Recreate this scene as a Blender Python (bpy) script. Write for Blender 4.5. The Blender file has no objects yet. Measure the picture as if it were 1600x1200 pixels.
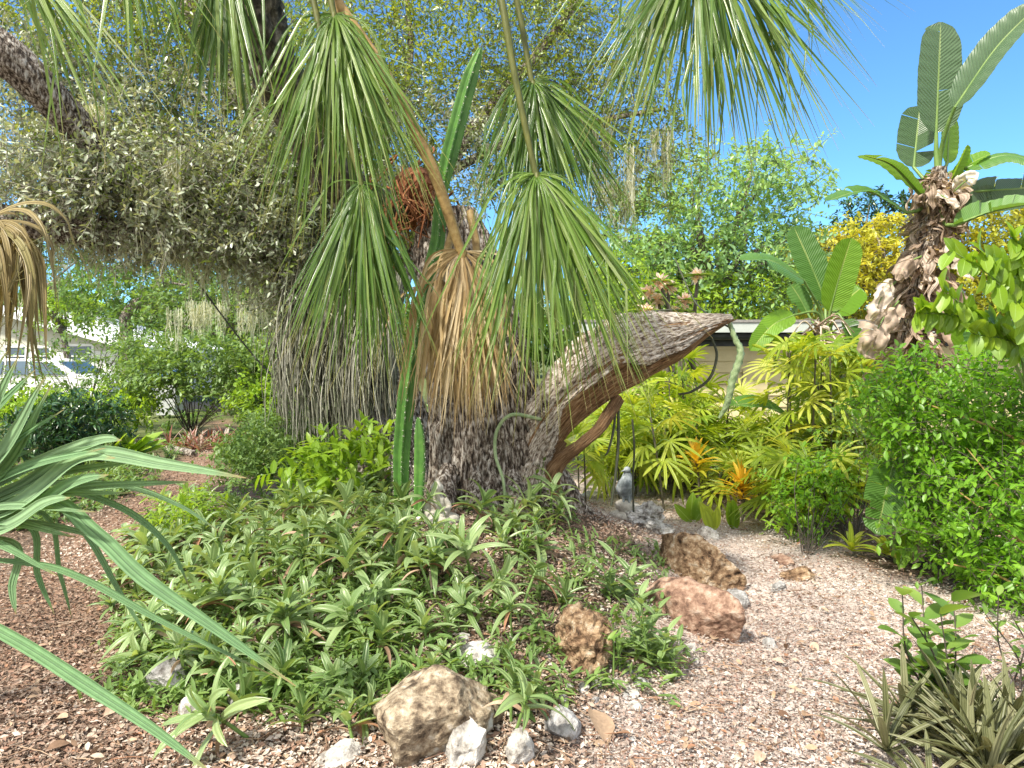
import bpy, bmesh, math, random
import numpy as np
from math import radians, pi, sin, cos
from mathutils import Vector

# ---------------------------------------------------------------- camera, sky, sun, exposure
scene = bpy.context.scene
col = scene.collection
EYE = 1.6
FPX = 1100.0          # focal length in photograph pixels (1600 wide)
HOR = 560.0           # pixel row of the horizon
cd = bpy.data.cameras.new("camera")
cd.sensor_width = 36.0
cd.lens = FPX / 1600.0 * 36.0
cd.shift_y = -(600.0 - HOR) / 1600.0
cd.clip_start = 0.05
cd.clip_end = 2000.0
cam = bpy.data.objects.new("camera", cd)
cam.location = (0, 0, EYE)
cam.rotation_euler = (radians(90), 0, 0)
col.objects.link(cam)
scene.camera = cam

SUN_DIR = Vector((-0.42, -0.42, 0.80)).normalized()      # towards the sun
sun_el = math.asin(SUN_DIR.z)
sun_az = math.atan2(SUN_DIR.x, SUN_DIR.y)
world = bpy.data.worlds.new("World")
scene.world = world
world.use_nodes = True
wn = world.node_tree
for n in list(wn.nodes):
    wn.nodes.remove(n)
w_out = wn.nodes.new("ShaderNodeOutputWorld")
w_bg = wn.nodes.new("ShaderNodeBackground")
w_sky = wn.nodes.new("ShaderNodeTexSky")
w_sky.sky_type = 'NISHITA'
w_sky.sun_disc = False
w_sky.sun_elevation = sun_el
w_sky.sun_rotation = sun_az
w_sky.air_density = 1.0
w_sky.dust_density = 0.9
w_sky.altitude = 1200
w_sky.ozone_density = 3.0
w_bg.inputs[1].default_value = 0.145
w_tint = wn.nodes.new("ShaderNodeMix"); w_tint.data_type = 'RGBA'; w_tint.blend_type = 'MULTIPLY'
w_tint.inputs[0].default_value = 1.0
w_tint.inputs[7].default_value = (0.36, 0.57, 0.66, 1)
wn.links.new(w_sky.outputs[0], w_tint.inputs[6])
# white cloud added behind the camera as fill light, faint wisps elsewhere
w_tc = wn.nodes.new("ShaderNodeTexCoord")
w_nz = wn.nodes.new("ShaderNodeTexNoise"); w_nz.inputs["Scale"].default_value = 2.2; w_nz.inputs["Detail"].default_value = 7; w_nz.inputs["Roughness"].default_value = .6
w_mp = wn.nodes.new("ShaderNodeMapping"); w_mp.inputs["Scale"].default_value = (1, 1, 2.6)
wn.links.new(w_tc.outputs["Generated"], w_mp.inputs[0]); wn.links.new(w_mp.outputs[0], w_nz.inputs["Vector"])
w_dot = wn.nodes.new("ShaderNodeVectorMath"); w_dot.operation = 'DOT_PRODUCT'; w_dot.inputs[1].default_value = (-.25, -.9, .35)
wn.links.new(w_tc.outputs["Generated"], w_dot.inputs[0])
w_side = wn.nodes.new("ShaderNodeMapRange"); w_side.inputs[1].default_value = -.35; w_side.inputs[2].default_value = .45; w_side.inputs[3].default_value = -.16; w_side.inputs[4].default_value = .14
wn.links.new(w_dot.outputs["Value"], w_side.inputs[0])
w_add = wn.nodes.new("ShaderNodeMath"); w_add.operation = 'ADD'
wn.links.new(w_nz.outputs[0], w_add.inputs[0]); wn.links.new(w_side.outputs[0], w_add.inputs[1])
w_cl = wn.nodes.new("ShaderNodeMapRange"); w_cl.inputs[1].default_value = .46; w_cl.inputs[2].default_value = .66
wn.links.new(w_add.outputs[0], w_cl.inputs[0])
w_mix = wn.nodes.new("ShaderNodeMix"); w_mix.data_type = 'RGBA'
w_mix.inputs[7].default_value = (5.2, 5.0, 4.7, 1)
wn.links.new(w_cl.outputs[0], w_mix.inputs[0]); wn.links.new(w_tint.outputs[2], w_mix.inputs[6])
wn.links.new(w_mix.outputs[2], w_bg.inputs[0])
wn.links.new(w_bg.outputs[0], w_out.inputs[0])

sl = bpy.data.lights.new("sun", 'SUN')
sl.energy = 2.8
sl.angle = radians(3.0)
sl.color = (1.0, 0.94, 0.82)
so = bpy.data.objects.new("sun", sl)
so.rotation_euler = (-SUN_DIR).to_track_quat('-Z', 'Y').to_euler()
so.location = SUN_DIR * 60
col.objects.link(so)
scene.view_settings.view_transform = 'Standard'
scene.view_settings.look = 'None'
scene.view_settings.gamma = 1.0
scene.view_settings.exposure = 1.6
scene.render.engine = 'CYCLES'
try:
    scene.cycles.max_bounces = 8
    scene.cycles.diffuse_bounces = 5
    scene.cycles.transmission_bounces = 6
    scene.cycles.use_denoising = True
except Exception:
    pass

RNG = np.random.default_rng(7)
random.seed(7)

# ---------------------------------------------------------------- maths helpers
def P(px, py, Y):
    """point at depth Y seen at photograph pixel px, py"""
    return np.array([(px - 800.0) / FPX * Y, Y, EYE - (py - HOR) / FPX * Y])

def smooth(t):
    t = np.clip(t, 0, 1)
    return t * t * (3 - 2 * t)

_perm = np.random.default_rng(3).random((64, 64, 64))
def vnoise(p):
    p = np.asarray(p, float)
    i = np.floor(p).astype(int)
    f = p - i
    f = f * f * (3 - 2 * f)
    i0 = i % 64
    i1 = (i + 1) % 64
    x0, y0, z0 = i0[..., 0], i0[..., 1], i0[..., 2]
    x1, y1, z1 = i1[..., 0], i1[..., 1], i1[..., 2]
    fx, fy, fz = f[..., 0], f[..., 1], f[..., 2]
    a = _perm[x0, y0, z0] * (1 - fx) + _perm[x1, y0, z0] * fx
    b = _perm[x0, y1, z0] * (1 - fx) + _perm[x1, y1, z0] * fx
    c = _perm[x0, y0, z1] * (1 - fx) + _perm[x1, y0, z1] * fx
    d = _perm[x0, y1, z1] * (1 - fx) + _perm[x1, y1, z1] * fx
    return (a * (1 - fy) + b * fy) * (1 - fz) + (c * (1 - fy) + d * fy) * fz * 1.0

def fbm(p, o=4):
    p = np.asarray(p, float)
    s = np.zeros(p.shape[:-1]); a = 0.5
    for k in range(o):
        s += a * (vnoise(p * (2 ** k) + 7.3 * k) - 0.5)
        a *= 0.5
    return s * 2

def hgt(x, y):
    """height of the ground: flat, with the planted mound round the trunk"""
    x = np.asarray(x, float); y = np.asarray(y, float)
    dx = (x + 0.5) / np.where(x > -0.5, 2.1, 2.2)
    dy = (y - 5.6) / np.where(y > 5.6, 3.2, 3.0)
    r = np.sqrt(dx * dx + dy * dy)
    m = 0.46 * smooth((1.02 - r) / 0.85)
    q = np.stack([x * 0.9, y * 0.9, np.zeros_like(x)], -1)
    near = np.exp(-((x) ** 2 + (y - 5) ** 2) / 300.0)
    return m + 0.07 * fbm(q, 3) * near

def ground_at(px, py):
    ys = np.linspace(1.5, 60, 6000)
    x = (px - 800) / FPX * ys
    z = EYE - (py - HOR) / FPX * ys
    d = z - hgt(x, ys)
    k = np.argmax(d < 0) if (d < 0).any() else len(ys) - 1
    return np.array([x[k], ys[k], float(hgt(x[k], ys[k]))])

def nrm(v):
    v = np.asarray(v, float)
    return v / np.maximum(np.linalg.norm(v, axis=-1, keepdims=True), 1e-9)

def spline(pts, n):
    pts = np.asarray(pts, float)
    q = np.vstack([2 * pts[0] - pts[1], pts, 2 * pts[-1] - pts[-2]])
    m = len(pts) - 1
    out = []
    for t in np.linspace(0, m - 1e-6, n):
        k = int(t); f = t - k
        a, b, c, d = q[k], q[k + 1], q[k + 2], q[k + 3]
        out.append(0.5 * ((2 * b) + (c - a) * f + (2 * a - 5 * b + 4 * c - d) * f * f + (3 * b - a - 3 * c + d) * f ** 3))
    return np.array(out)

def lerp_list(vals, n):
    return np.interp(np.linspace(0, 1, n), np.linspace(0, 1, len(vals)), vals)

# ---------------------------------------------------------------- mesh builder
class MB:
    def __init__(s):
        s.V = []; s.C = []; s.F = []; s.n = 0
    def add(s, v, f, co=None, mat=0):
        v = np.asarray(v, float).reshape(-1, 3)
        f = np.asarray(f, int)
        if co is None:
            co = np.zeros((len(v), 3))
        s.V.append(v); s.C.append(np.asarray(co, float).reshape(-1, 3))
        s.F.append((f + s.n, mat))
        s.n += len(v)
    def build(s, name, mats, parent=None, base=None, smooth_=True):
        if base is None:
            base = ORG[parent.name] if parent is not None else (0, 0, 0)
        base = np.asarray(base, float)
        V = np.vstack(s.V) - base
        C = np.vstack(s.C)
        me = bpy.data.meshes.new(name)
        me.vertices.add(len(V))
        me.vertices.foreach_set("co", V.astype(np.float32).ravel())
        li = []; ls = []; mi = []; k = 0
        for f, m in s.F:
            li.append(f.ravel())
            ls.append(k + np.arange(len(f)) * f.shape[1])
            mi.append(np.full(len(f), m))
            k += f.size
        li = np.concatenate(li); ls = np.concatenate(ls); mi = np.concatenate(mi)
        me.loops.add(len(li))
        me.loops.foreach_set("vertex_index", li.astype(np.int32))
        me.polygons.add(len(ls))
        me.polygons.foreach_set("loop_start", ls.astype(np.int32))
        if not isinstance(mats, (list, tuple)):
            mats = [mats]
        for m in mats:
            me.materials.append(m)
        me.polygons.foreach_set("material_index", mi.astype(np.int32))
        me.update(calc_edges=True)
        me.polygons.foreach_set("use_smooth", np.full(len(ls), smooth_, dtype=bool))
        at = me.attributes.new("co", 'FLOAT_VECTOR', 'POINT')
        at.data.foreach_set("vector", C.astype(np.float32).ravel())
        o = bpy.data.objects.new(name, me)
        col.objects.link(o)
        if parent is not None:
            o.parent = parent
        else:
            o.location = base
        ORG[o.name] = base
        if parent is not None:
            KIDS.setdefault(parent.name, []).append(o)
        return o

ORG = {}
def tag(o, label=None, cat=None, group=None, kind=None):
    if label: o["label"] = label
    if cat: o["category"] = cat
    if group: o["group"] = group
    if kind: o["kind"] = kind
    return o

def thing(name, label, cat, base, group=None):
    o = bpy.data.objects.new(name, None)
    o.empty_display_size = 0.1
    o.location = base
    col.objects.link(o)
    ORG[o.name] = np.asarray(base, float)
    return tag(o, label, cat, group)

def copy_tree(o, loc=None, rz=None, sc=None, label=None, group=None, parent=None):
    c = o.copy()
    col.objects.link(c)
    if parent is not None: c.parent = parent
    if loc is not None: c.location = loc
    if rz is not None: c.rotation_euler = (0, 0, rz)
    if sc is not None: c.scale = (sc, sc, sc)
    if label: c["label"] = label
    if group: c["group"] = group
    for ch in [q for q in KIDS.get(o.name, [])]:
        copy_tree(ch, parent=c)
    return c
KIDS = {}

# ---------------------------------------------------------------- shapes
def frames(path):
    path = np.asarray(path, float)
    t = np.gradient(path, axis=0)
    t = nrm(t)
    a = np.array([0, 0, 1.0]) if abs(t[0][2]) < 0.9 else np.array([1.0, 0, 0])
    n = nrm(np.cross(np.cross(t[0], a), t[0]))
    N = [n]
    for i in range(1, len(path)):
        n = N[-1] - np.dot(N[-1], t[i]) * t[i]
        N.append(nrm(n))
    N = np.array(N)
    B = np.cross(t, N)
    return t, N, B

def tube(mb, path, rad, sides=8, mat=0, prof=None, disp=None, cap=True, rnd=None, a0=0.0, a1=None, fr=None):
    path = np.asarray(path, float)
    n = len(path)
    rad = np.broadcast_to(np.asarray(rad, float), (n,)) if np.ndim(rad) == 0 else lerp_list(rad, n) if len(rad) != n else np.asarray(rad, float)
    t, N, B = fr if fr is not None else frames(path)
    closed = a1 is None
    ang = np.linspace(0, 2 * pi, sides, endpoint=False) if closed else np.linspace(a0, a1, sides)
    pr = np.ones(sides) if prof is None else prof(ang)
    L = np.concatenate([[0], np.cumsum(np.linalg.norm(np.diff(path, axis=0), axis=1))])
    r = rad[:, None] * pr[None, :]
    dirs = np.cos(ang)[None, :, None] * N[:, None, :] + np.sin(ang)[None, :, None] * B[:, None, :]
    if disp is not None:
        r = r + disp(ang[None, :] + 0 * r, L[:, None] + 0 * r, rad[:, None] + 0 * r)
    v = path[:, None, :] + dirs * r[..., None]
    if rnd is None: rnd = RNG.random()
    co = np.stack([np.broadcast_to(ang / (2 * pi), (n, sides)), np.broadcast_to(L[:, None], (n, sides)), np.full((n, sides), rnd)], -1)
    i, j = np.meshgrid(np.arange(n - 1), np.arange(sides if closed else sides - 1), indexing='ij')
    j2 = (j + 1) % sides
    f = np.stack([i * sides + j, i * sides + j2, (i + 1) * sides + j2, (i + 1) * sides + j], -1).reshape(-1, 4)
    mb.add(v, f, co, mat)
    if cap and closed:
        for e, rev in ((0, True), (n - 1, False)):
            ring = v[e]; c = ring.mean(0)
            vv = np.vstack([ring, c[None]])
            k = np.arange(sides); k2 = (k + 1) % sides
            ff = np.stack([k2, k, np.full(sides, sides)], -1) if rev else np.stack([k, k2, np.full(sides, sides)], -1)
            cc = np.vstack([co[e], [[0.5, L[e], rnd]]])
            mb.add(vv, ff, cc, mat)
    return v

def ribbon(mb, path, width, side, fold=0.0, mat=0, rnd=None, up=None, v01=None):
    """strip with a midrib; width[i] full width, side[i] unit cross direction; fold lifts the edges"""
    path = np.asarray(path, float); n = len(path)
    width = np.asarray(width, float)
    side = np.broadcast_to(np.asarray(side, float), (n, 3))
    t = nrm(np.gradient(path, axis=0))
    s = nrm(side - (side * t).sum(-1, keepdims=True) * t)
    nn = np.cross(s, t)
    if up is not None:
        sg = np.sign((nn * up).sum(-1, keepdims=True)); sg[sg == 0] = 1
        nn = nn * sg
    h = width[:, None] * 0.5
    l = path - s * h * math.cos(fold) + nn * h * math.sin(fold)
    r = path + s * h * math.cos(fold) + nn * h * math.sin(fold)
    v = np.stack([l, path, r], 1)
    if rnd is None: rnd = RNG.random()
    vv = np.linspace(0, 1, n) if v01 is None else v01
    co = np.zeros((n, 3, 3)); co[:, 0, 0] = -1; co[:, 2, 0] = 1; co[:, :, 1] = vv[:, None]; co[:, :, 2] = rnd
    i = np.arange(n - 1)[:, None] * 3
    f = np.concatenate([np.stack([i + 0, i + 1, i + 4, i + 3], -1), np.stack([i + 1, i + 2, i + 5, i + 4], -1)], 1).reshape(-1, 4)
    mb.add(v, f, co, mat)

def leaf_tpl(shape='oval', st=4, aspect=0.4, droop=0.1, fold=0.25):
    y = np.linspace(0, 1, st)
    if shape == 'oval': w = np.sin(pi * np.clip(y * 0.94 + 0.04, 0, 1)) ** 0.75
    elif shape == 'lance': w = np.interp(y, [0, .12, .35, .65, .88, 1], [.5, .8, 1, .8, .4, .03])
    elif shape == 'strap': w = np.interp(y, [0, .2, .7, .9, 1], [.8, 1, .85, .5, .03])
    else: w = np.interp(y, [0, .3, 1], [.1, 1, .05])
    w = w * aspect * 0.5
    z = -droop * y ** 2 if shape != 'strap' else 0.55 * y - droop * y ** 2.2
    v = np.zeros((st, 3, 3))
    v[:, 0, 0] = -w; v[:, 2, 0] = w
    v[:, :, 1] = y[:, None]
    v[:, :, 2] = z[:, None]
    v[:, 0, 2] += fold * w; v[:, 2, 2] += fold * w
    uv = np.zeros((st, 3, 2)); uv[:, 0, 0] = -1; uv[:, 2, 0] = 1; uv[:, :, 1] = y[:, None]
    i = np.arange(st - 1)[:, None] * 3
    f = np.concatenate([np.stack([i + 0, i + 1, i + 4, i + 3], -1), np.stack([i + 1, i + 2, i + 5, i + 4], -1)], 1).reshape(-1, 4)
    return v.reshape(-1, 3), f, uv.reshape(-1, 2)

def scatter(mb, tpl, O, D, N, S, rnd, mat=0):
    """place a leaf template at O, pointing along D with upper side near N"""
    tv, tf, tuv = tpl
    O = np.asarray(O, float); M = len(O); k = len(tv)
    Y = nrm(D)
    X = nrm(np.cross(Y, N) + 1e-6)
    Z = np.cross(X, Y)
    S = np.broadcast_to(np.asarray(S, float), (M,))
    t = tv[None] * S[:, None, None]
    v = O[:, None] + t[..., 0:1] * X[:, None] + t[..., 1:2] * Y[:, None] + t[..., 2:3] * Z[:, None]
    co = np.zeros((M, k, 3)); co[..., :2] = tuv[None]; co[..., 2] = np.asarray(rnd)[:, None]
    f = (tf[None] + (np.arange(M) * k)[:, None, None]).reshape(-1, tf.shape[1])
    mb.add(v, f, co, mat)

def rand_dirs(n, up=0.0, rng=RNG):
    d = rng.normal(size=(n, 3)); d[:, 2] += up
    return nrm(d)

def ell_points(n, c, r, rng=RNG, shell=0.5):
    d = nrm(rng.normal(size=(n, 3)))
    q = rng.random(n) ** (1 / 3.0)
    q = np.where(rng.random(n) < shell, 0.75 + 0.25 * q, q)
    return np.asarray(c) + d * q[:, None] * np.asarray(r)

def twigs(mb, O, D, L, K, tpl, size, leafmat=0, twigmat=1, twig_r=0.003, droop=0.0, updir=0.35, clumpvar=0.6, rng=RNG, splay=0.9, twig_every=1):
    """twigs of K leaves from points O along D"""
    M = len(O)
    O = np.asarray(O, float); D = nrm(D)
    L = np.broadcast_to(np.asarray(L, float), (M,))
    ts = np.linspace(0.2, 1.0, K)
    base = O[:, None] + D[:, None] * (ts[None, :, None] * L[:, None, None])
    base[..., 2] -= droop * (ts[None, :] ** 2) * L[:, None]
    sd = nrm(np.cross(D, rand_dirs(M, 0, rng)) + 1e-6)
    sgn = np.where(np.arange(K) % 2 == 0, 1.0, -1.0)
    ld = D[:, None] * (1 - splay * 0.6) + sd[:, None] * sgn[None, :, None] * splay + rng.normal(size=(M, K, 3)) * 0.35
    ld[:, :, 2] -= droop * 0.5
    nr = rng.normal(size=(M, K, 3)) * 0.55; nr[..., 2] += updir * 3
    cl = rng.random(M)
    rv = np.clip(cl[:, None] * clumpvar + rng.random((M, K)) * (1 - clumpvar), 0, 1)
    sz = size * (0.65 + 0.7 * rng.random((M, K)))
    scatter(mb, tpl, base.reshape(-1, 3), ld.reshape(-1, 3), nr.reshape(-1, 3), sz.ravel(), rv.ravel(), leafmat)
    if twig_r > 0:
        a = O[::twig_every]; b = base[::twig_every, -1]
        d = nrm(b - a)
        s1 = nrm(np.cross(d, [0.3, 0.2, 1.0])); s2 = np.cross(d, s1)
        m = len(a)
        ring0 = np.stack([a + s1 * twig_r, a - s1 * twig_r * .5 + s2 * twig_r * .87, a - s1 * twig_r * .5 - s2 * twig_r * .87], 1)
        ring1 = np.stack([b + s1 * twig_r * .5, b - s1 * twig_r * .25 + s2 * twig_r * .43, b - s1 * twig_r * .25 - s2 * twig_r * .43], 1)
        v = np.concatenate([ring0, ring1], 1)
        q = np.array([[0, 1, 4, 3], [1, 2, 5, 4], [2, 0, 3, 5]])
        f = (q[None] + (np.arange(m) * 6)[:, None, None]).reshape(-1, 4)
        mb.add(v, f, np.full((m, 6, 3), 0.5), twigmat)

def box(mb, lo, hi, mat=0):
    x0, y0, z0 = lo; x1, y1, z1 = hi
    v = [(x0, y0, z0), (x1, y0, z0), (x1, y1, z0), (x0, y1, z0), (x0, y0, z1), (x1, y0, z1), (x1, y1, z1), (x0, y1, z1)]
    f = [(0, 3, 2, 1), (4, 5, 6, 7), (0, 1, 5, 4), (1, 2, 6, 5), (2, 3, 7, 6), (3, 0, 4, 7)]
    mb.add(v, f, None, mat)

def ball(mb, c, r, nu=16, nv=10, mat=0, disp=None):
    u = np.linspace(0, 2 * pi, nu, endpoint=False); w = np.linspace(0.02, pi - 0.02, nv)
    U, W = np.meshgrid(u, w)
    d = np.stack([np.cos(U) * np.sin(W), np.sin(U) * np.sin(W), np.cos(W)], -1)
    v = np.asarray(c) + d * np.asarray(r)
    i, j = np.meshgrid(np.arange(nv - 1), np.arange(nu), indexing='ij')
    j2 = (j + 1) % nu
    f = np.stack([i * nu + j, (i + 1) * nu + j, (i + 1) * nu + j2, i * nu + j2], -1).reshape(-1, 4)
    mb.add(v, f, None, mat)
    k = np.arange(nu); k2 = (k + 1) % nu
    for row, rev in ((v[0], False), (v[-1], True)):
        vv = np.vstack([row, row.mean(0)[None]])
        ff = np.stack([k, k2, np.full(nu, nu)], -1)
        mb.add(vv, ff[:, ::-1] if rev else ff, None, mat)

_ico = None
def rock_mesh(mb, c, size, seed, rough=0.22, cuts=7, mat=0, pits=0.0, sub=5, rot=None):
    """angular stone: icosphere, planar cuts, noise"""
    bm = bmesh.new()
    bmesh.ops.create_icosphere(bm, subdivisions=sub, radius=1.0)
    v = np.array([x.co[:] for x in bm.verts])
    f = np.array([[q.index for q in x.verts] for x in bm.faces])
    bm.free()
    r = np.random.default_rng(seed)
    for k in range(cuts):
        n = nrm(r.normal(size=3) * [1, 1, 0.8])
        dd = 0.55 + 0.3 * r.random()
        h = v @ n - dd
        v = v - np.where(h > 0, h * 0.93, 0)[:, None] * n
    d = nrm(v)
    nz = fbm(v * 1.7 + seed * 3.1, 4) * rough + fbm(v * 6 + seed, 4) * rough * 0.6
    v = v + d * nz[:, None]
    if pits:
        pn = np.clip(fbm(v * 5 + seed * 1.7, 3) - 0.02, 0, 1)
        v = v - d * pn[:, None] * pits
    a = r.random() * 6.28 if rot is None else rot
    R = np.array([[cos(a), -sin(a), 0], [sin(a), cos(a), 0], [0, 0, 1]])
    v = v * np.asarray(size)
    v = v @ R.T
    mb.add(np.asarray(c) + v, f, np.concatenate([v, np.full((len(v), 1), 0)], 1)[:, :3], mat)

# ---------------------------------------------------------------- materials
def newmat(name):
    m = bpy.data.materials.new(name); m.use_nodes = True
    nt = m.node_tree
    for n in list(nt.nodes): nt.nodes.remove(n)
    return m, nt
def N_(nt, t, **k):
    n = nt.nodes.new(t)
    for a, b in k.items(): setattr(n, a, b)
    return n
def ramp(nt, fac, stops):
    r = nt.nodes.new("ShaderNodeValToRGB")
    el = r.color_ramp.elements
    while len(el) < len(stops): el.new(0.5)
    for e, (p, c) in zip(el, stops):
        e.position = p; e.color = (c[0], c[1], c[2], 1)
    nt.links.new(fac, r.inputs[0])
    return r.outputs[0]
def math_(nt, op, a, b=None, c=None):
    n = nt.nodes.new("ShaderNodeMath"); n.operation = op
    for i, x in enumerate((a, b, c)):
        if x is None: continue
        if isinstance(x, (int, float)): n.inputs[i].default_value = x
        else: nt.links.new(x, n.inputs[i])
    return n.outputs[0]
def mixc(nt, fac, a, b, mode='MIX'):
    n = nt.nodes.new("ShaderNodeMix"); n.data_type = 'RGBA'; n.blend_type = mode
    for i, x in ((0, fac), (6, a), (7, b)):
        if isinstance(x, (int, float)): n.inputs[i].default_value = x
        elif isinstance(x, tuple): n.inputs[i].default_value = (x[0], x[1], x[2], 1)
        else: nt.links.new(x, n.inputs[i])
    return n.outputs[2]

def leafmat(name, cols, trans=0.3, rough=0.45, stripe=None, rib=None, spec=0.5, tip=None, blotch=0.0, edge=None):
    """foliage: colour by a leaf's own random number, light midrib, fine veins, light passing through"""
    m, nt = newmat(name)
    out = N_(nt, "ShaderNodeOutputMaterial")
    at = N_(nt, "ShaderNodeAttribute", attribute_name="co")
    sp = N_(nt, "ShaderNodeSeparateXYZ"); nt.links.new(at.outputs["Vector"], sp.inputs[0])
    u, v, r = sp.outputs
    oi = N_(nt, "ShaderNodeObjectInfo")
    r = math_(nt, 'MULTIPLY_ADD', oi.outputs["Random"], .35, math_(nt, 'MULTIPLY', r, .65))
    k = len(cols)
    c = ramp(nt, r, [(i / (k - 1), q) for i, q in enumerate(cols)])
    if blotch:
        tc = N_(nt, "ShaderNodeTexCoord")
        nz = N_(nt, "ShaderNodeTexNoise"); nz.inputs["Scale"].default_value = 25; nz.inputs["Detail"].default_value = 4
        nt.links.new(tc.outputs["Object"], nz.inputs["Vector"])
        f = math_(nt, 'MULTIPLY_ADD', nz.outputs[0], 2 * blotch, 1 - blotch)
        c = mixc(nt, 1.0, c, f, 'MULTIPLY')
    if stripe:
        fr, amt = stripe[:2]
        ax = u if len(stripe) < 3 else math_(nt, 'ADD', v, math_(nt, 'MULTIPLY', math_(nt, 'ABSOLUTE', u), -stripe[2]))
        s = math_(nt, 'SINE', math_(nt, 'MULTIPLY', ax, fr))
        f = math_(nt, 'MULTIPLY_ADD', s, amt, 1.0)
        c = mixc(nt, 1.0, c, f, 'MULTIPLY')
    if edge:
        e = math_(nt, 'GREATER_THAN', math_(nt, 'ABSOLUTE', u), 0.8)
        c = mixc(nt, math_(nt, 'MULTIPLY', e, edge[1]), c, edge[0])
    if tip:
        f = math_(nt, 'SMOOTH_MIN', 1.0, math_(nt, 'MULTIPLY', math_(nt, 'MAXIMUM', math_(nt, 'SUBTRACT', v, tip[1]), 0.0), 1.0 / (1 - tip[1])), 0.05)
        c = mixc(nt, f, c, tip[0])
    if rib:
        e = math_(nt, 'LESS_THAN', math_(nt, 'ABSOLUTE', u), rib[1])
        c = mixc(nt, e, c, rib[0])
    b = N_(nt, "ShaderNodeBsdfPrincipled")
    b.inputs["Roughness"].default_value = rough
    b.inputs["Specular IOR Level"].default_value = spec
    nt.links.new(c, b.inputs["Base Color"])
    if stripe:
        bp = N_(nt, "ShaderNodeBump"); bp.inputs["Strength"].default_value = 0.5; bp.inputs["Distance"].default_value = 0.004
        nt.links.new(s, bp.inputs["Height"]); nt.links.new(bp.outputs[0], b.inputs["Normal"])
    if trans > 0:
        t = N_(nt, "ShaderNodeBsdfTranslucent")
        tcx = mixc(nt, 1.0, c, (1.9, 1.7, 0.7), 'MULTIPLY')
        nt.links.new(tcx, t.inputs["Color"])
        mx = N_(nt, "ShaderNodeMixShader"); mx.inputs[0].default_value = trans
        nt.links.new(b.outputs[0], mx.inputs[1]); nt.links.new(t.outputs[0], mx.inputs[2])
        nt.links.new(mx.outputs[0], out.inputs[0])
    else:
        nt.links.new(b.outputs[0], out.inputs[0])
    return m

def noisemat(name, stops, scale=8.0, detail=6, rough=0.85, bump=0.4, dist=0.02, stretch=(1, 1, 1), voro=0.0, vscale=20.0, coord="Object", spots=None, distort=0.0, spec=0.3, rough2=None):
    m, nt = newmat(name)
    out = N_(nt, "ShaderNodeOutputMaterial")
    b = N_(nt, "ShaderNodeBsdfPrincipled"); b.inputs["Roughness"].default_value = rough; b.inputs["Specular IOR Level"].default_value = spec
    if coord == "co":
        at = N_(nt, "ShaderNodeAttribute", attribute_name="co"); vec = at.outputs["Vector"]
    else:
        tc = N_(nt, "ShaderNodeTexCoord"); vec = tc.outputs[coord]
    mp = N_(nt, "ShaderNodeMapping"); mp.inputs["Scale"].default_value = stretch
    nt.links.new(vec, mp.inputs[0])
    nz = N_(nt, "ShaderNodeTexNoise"); nz.inputs["Scale"].default_value = scale; nz.inputs["Detail"].default_value = detail; nz.inputs["Roughness"].default_value = 0.65
    nz.inputs["Distortion"].default_value = distort
    nt.links.new(mp.outputs[0], nz.inputs["Vector"])
    h = nz.outputs[0]
    if voro:
        vo = N_(nt, "ShaderNodeTexVoronoi"); vo.feature = 'DISTANCE_TO_EDGE'; vo.inputs["Scale"].default_value = vscale
        nt.links.new(mp.outputs[0], vo.inputs["Vector"])
        e = math_(nt, 'MINIMUM', math_(nt, 'MULTIPLY', vo.outputs[0], 4.0), 1.0)
        h = math_(nt, 'ADD', math_(nt, 'MULTIPLY', nz.outputs[0], 1 - voro), math_(nt, 'MULTIPLY', e, voro))
    c = ramp(nt, h, stops)
    if spots:
        n2 = N_(nt, "ShaderNodeTexNoise"); n2.inputs["Scale"].default_value = spots[1]; n2.inputs["Detail"].default_value = 5
        nt.links.new(vec, n2.inputs["Vector"])
        f = math_(nt, 'GREATER_THAN', n2.outputs[0], spots[2])
        f2 = N_(nt, "ShaderNodeMapRange"); f2.inputs[1].default_value = spots[2]; f2.inputs[2].default_value = spots[2] + 0.06
        nt.links.new(n2.outputs[0], f2.inputs[0])
        c = mixc(nt, f2.outputs[0], c, spots[0])
    nt.links.new(c, b.inputs["Base Color"])
    bp = N_(nt, "ShaderNodeBump"); bp.inputs["Strength"].default_value = bump; bp.inputs["Distance"].default_value = dist
    nt.links.new(h, bp.inputs["Height"]); nt.links.new(bp.outputs[0], b.inputs["Normal"])
    nt.links.new(b.outputs[0], out.inputs[0])
    return m

def plain(name, c, rough=0.5, var=0.12, scale=6, metal=0.0, spec=0.5):
    a = tuple(x * (1 - var) for x in c); d = tuple(min(1, x * (1 + var)) for x in c)
    m = noisemat(name, [(0.3, a), (0.7, d)], scale=scale, rough=rough, bump=0.08, dist=0.005, spec=spec)
    if metal:
        for n in m.node_tree.nodes:
            if n.type == 'BSDF_PRINCIPLED': n.inputs["Metallic"].default_value = metal
    return m

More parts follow.
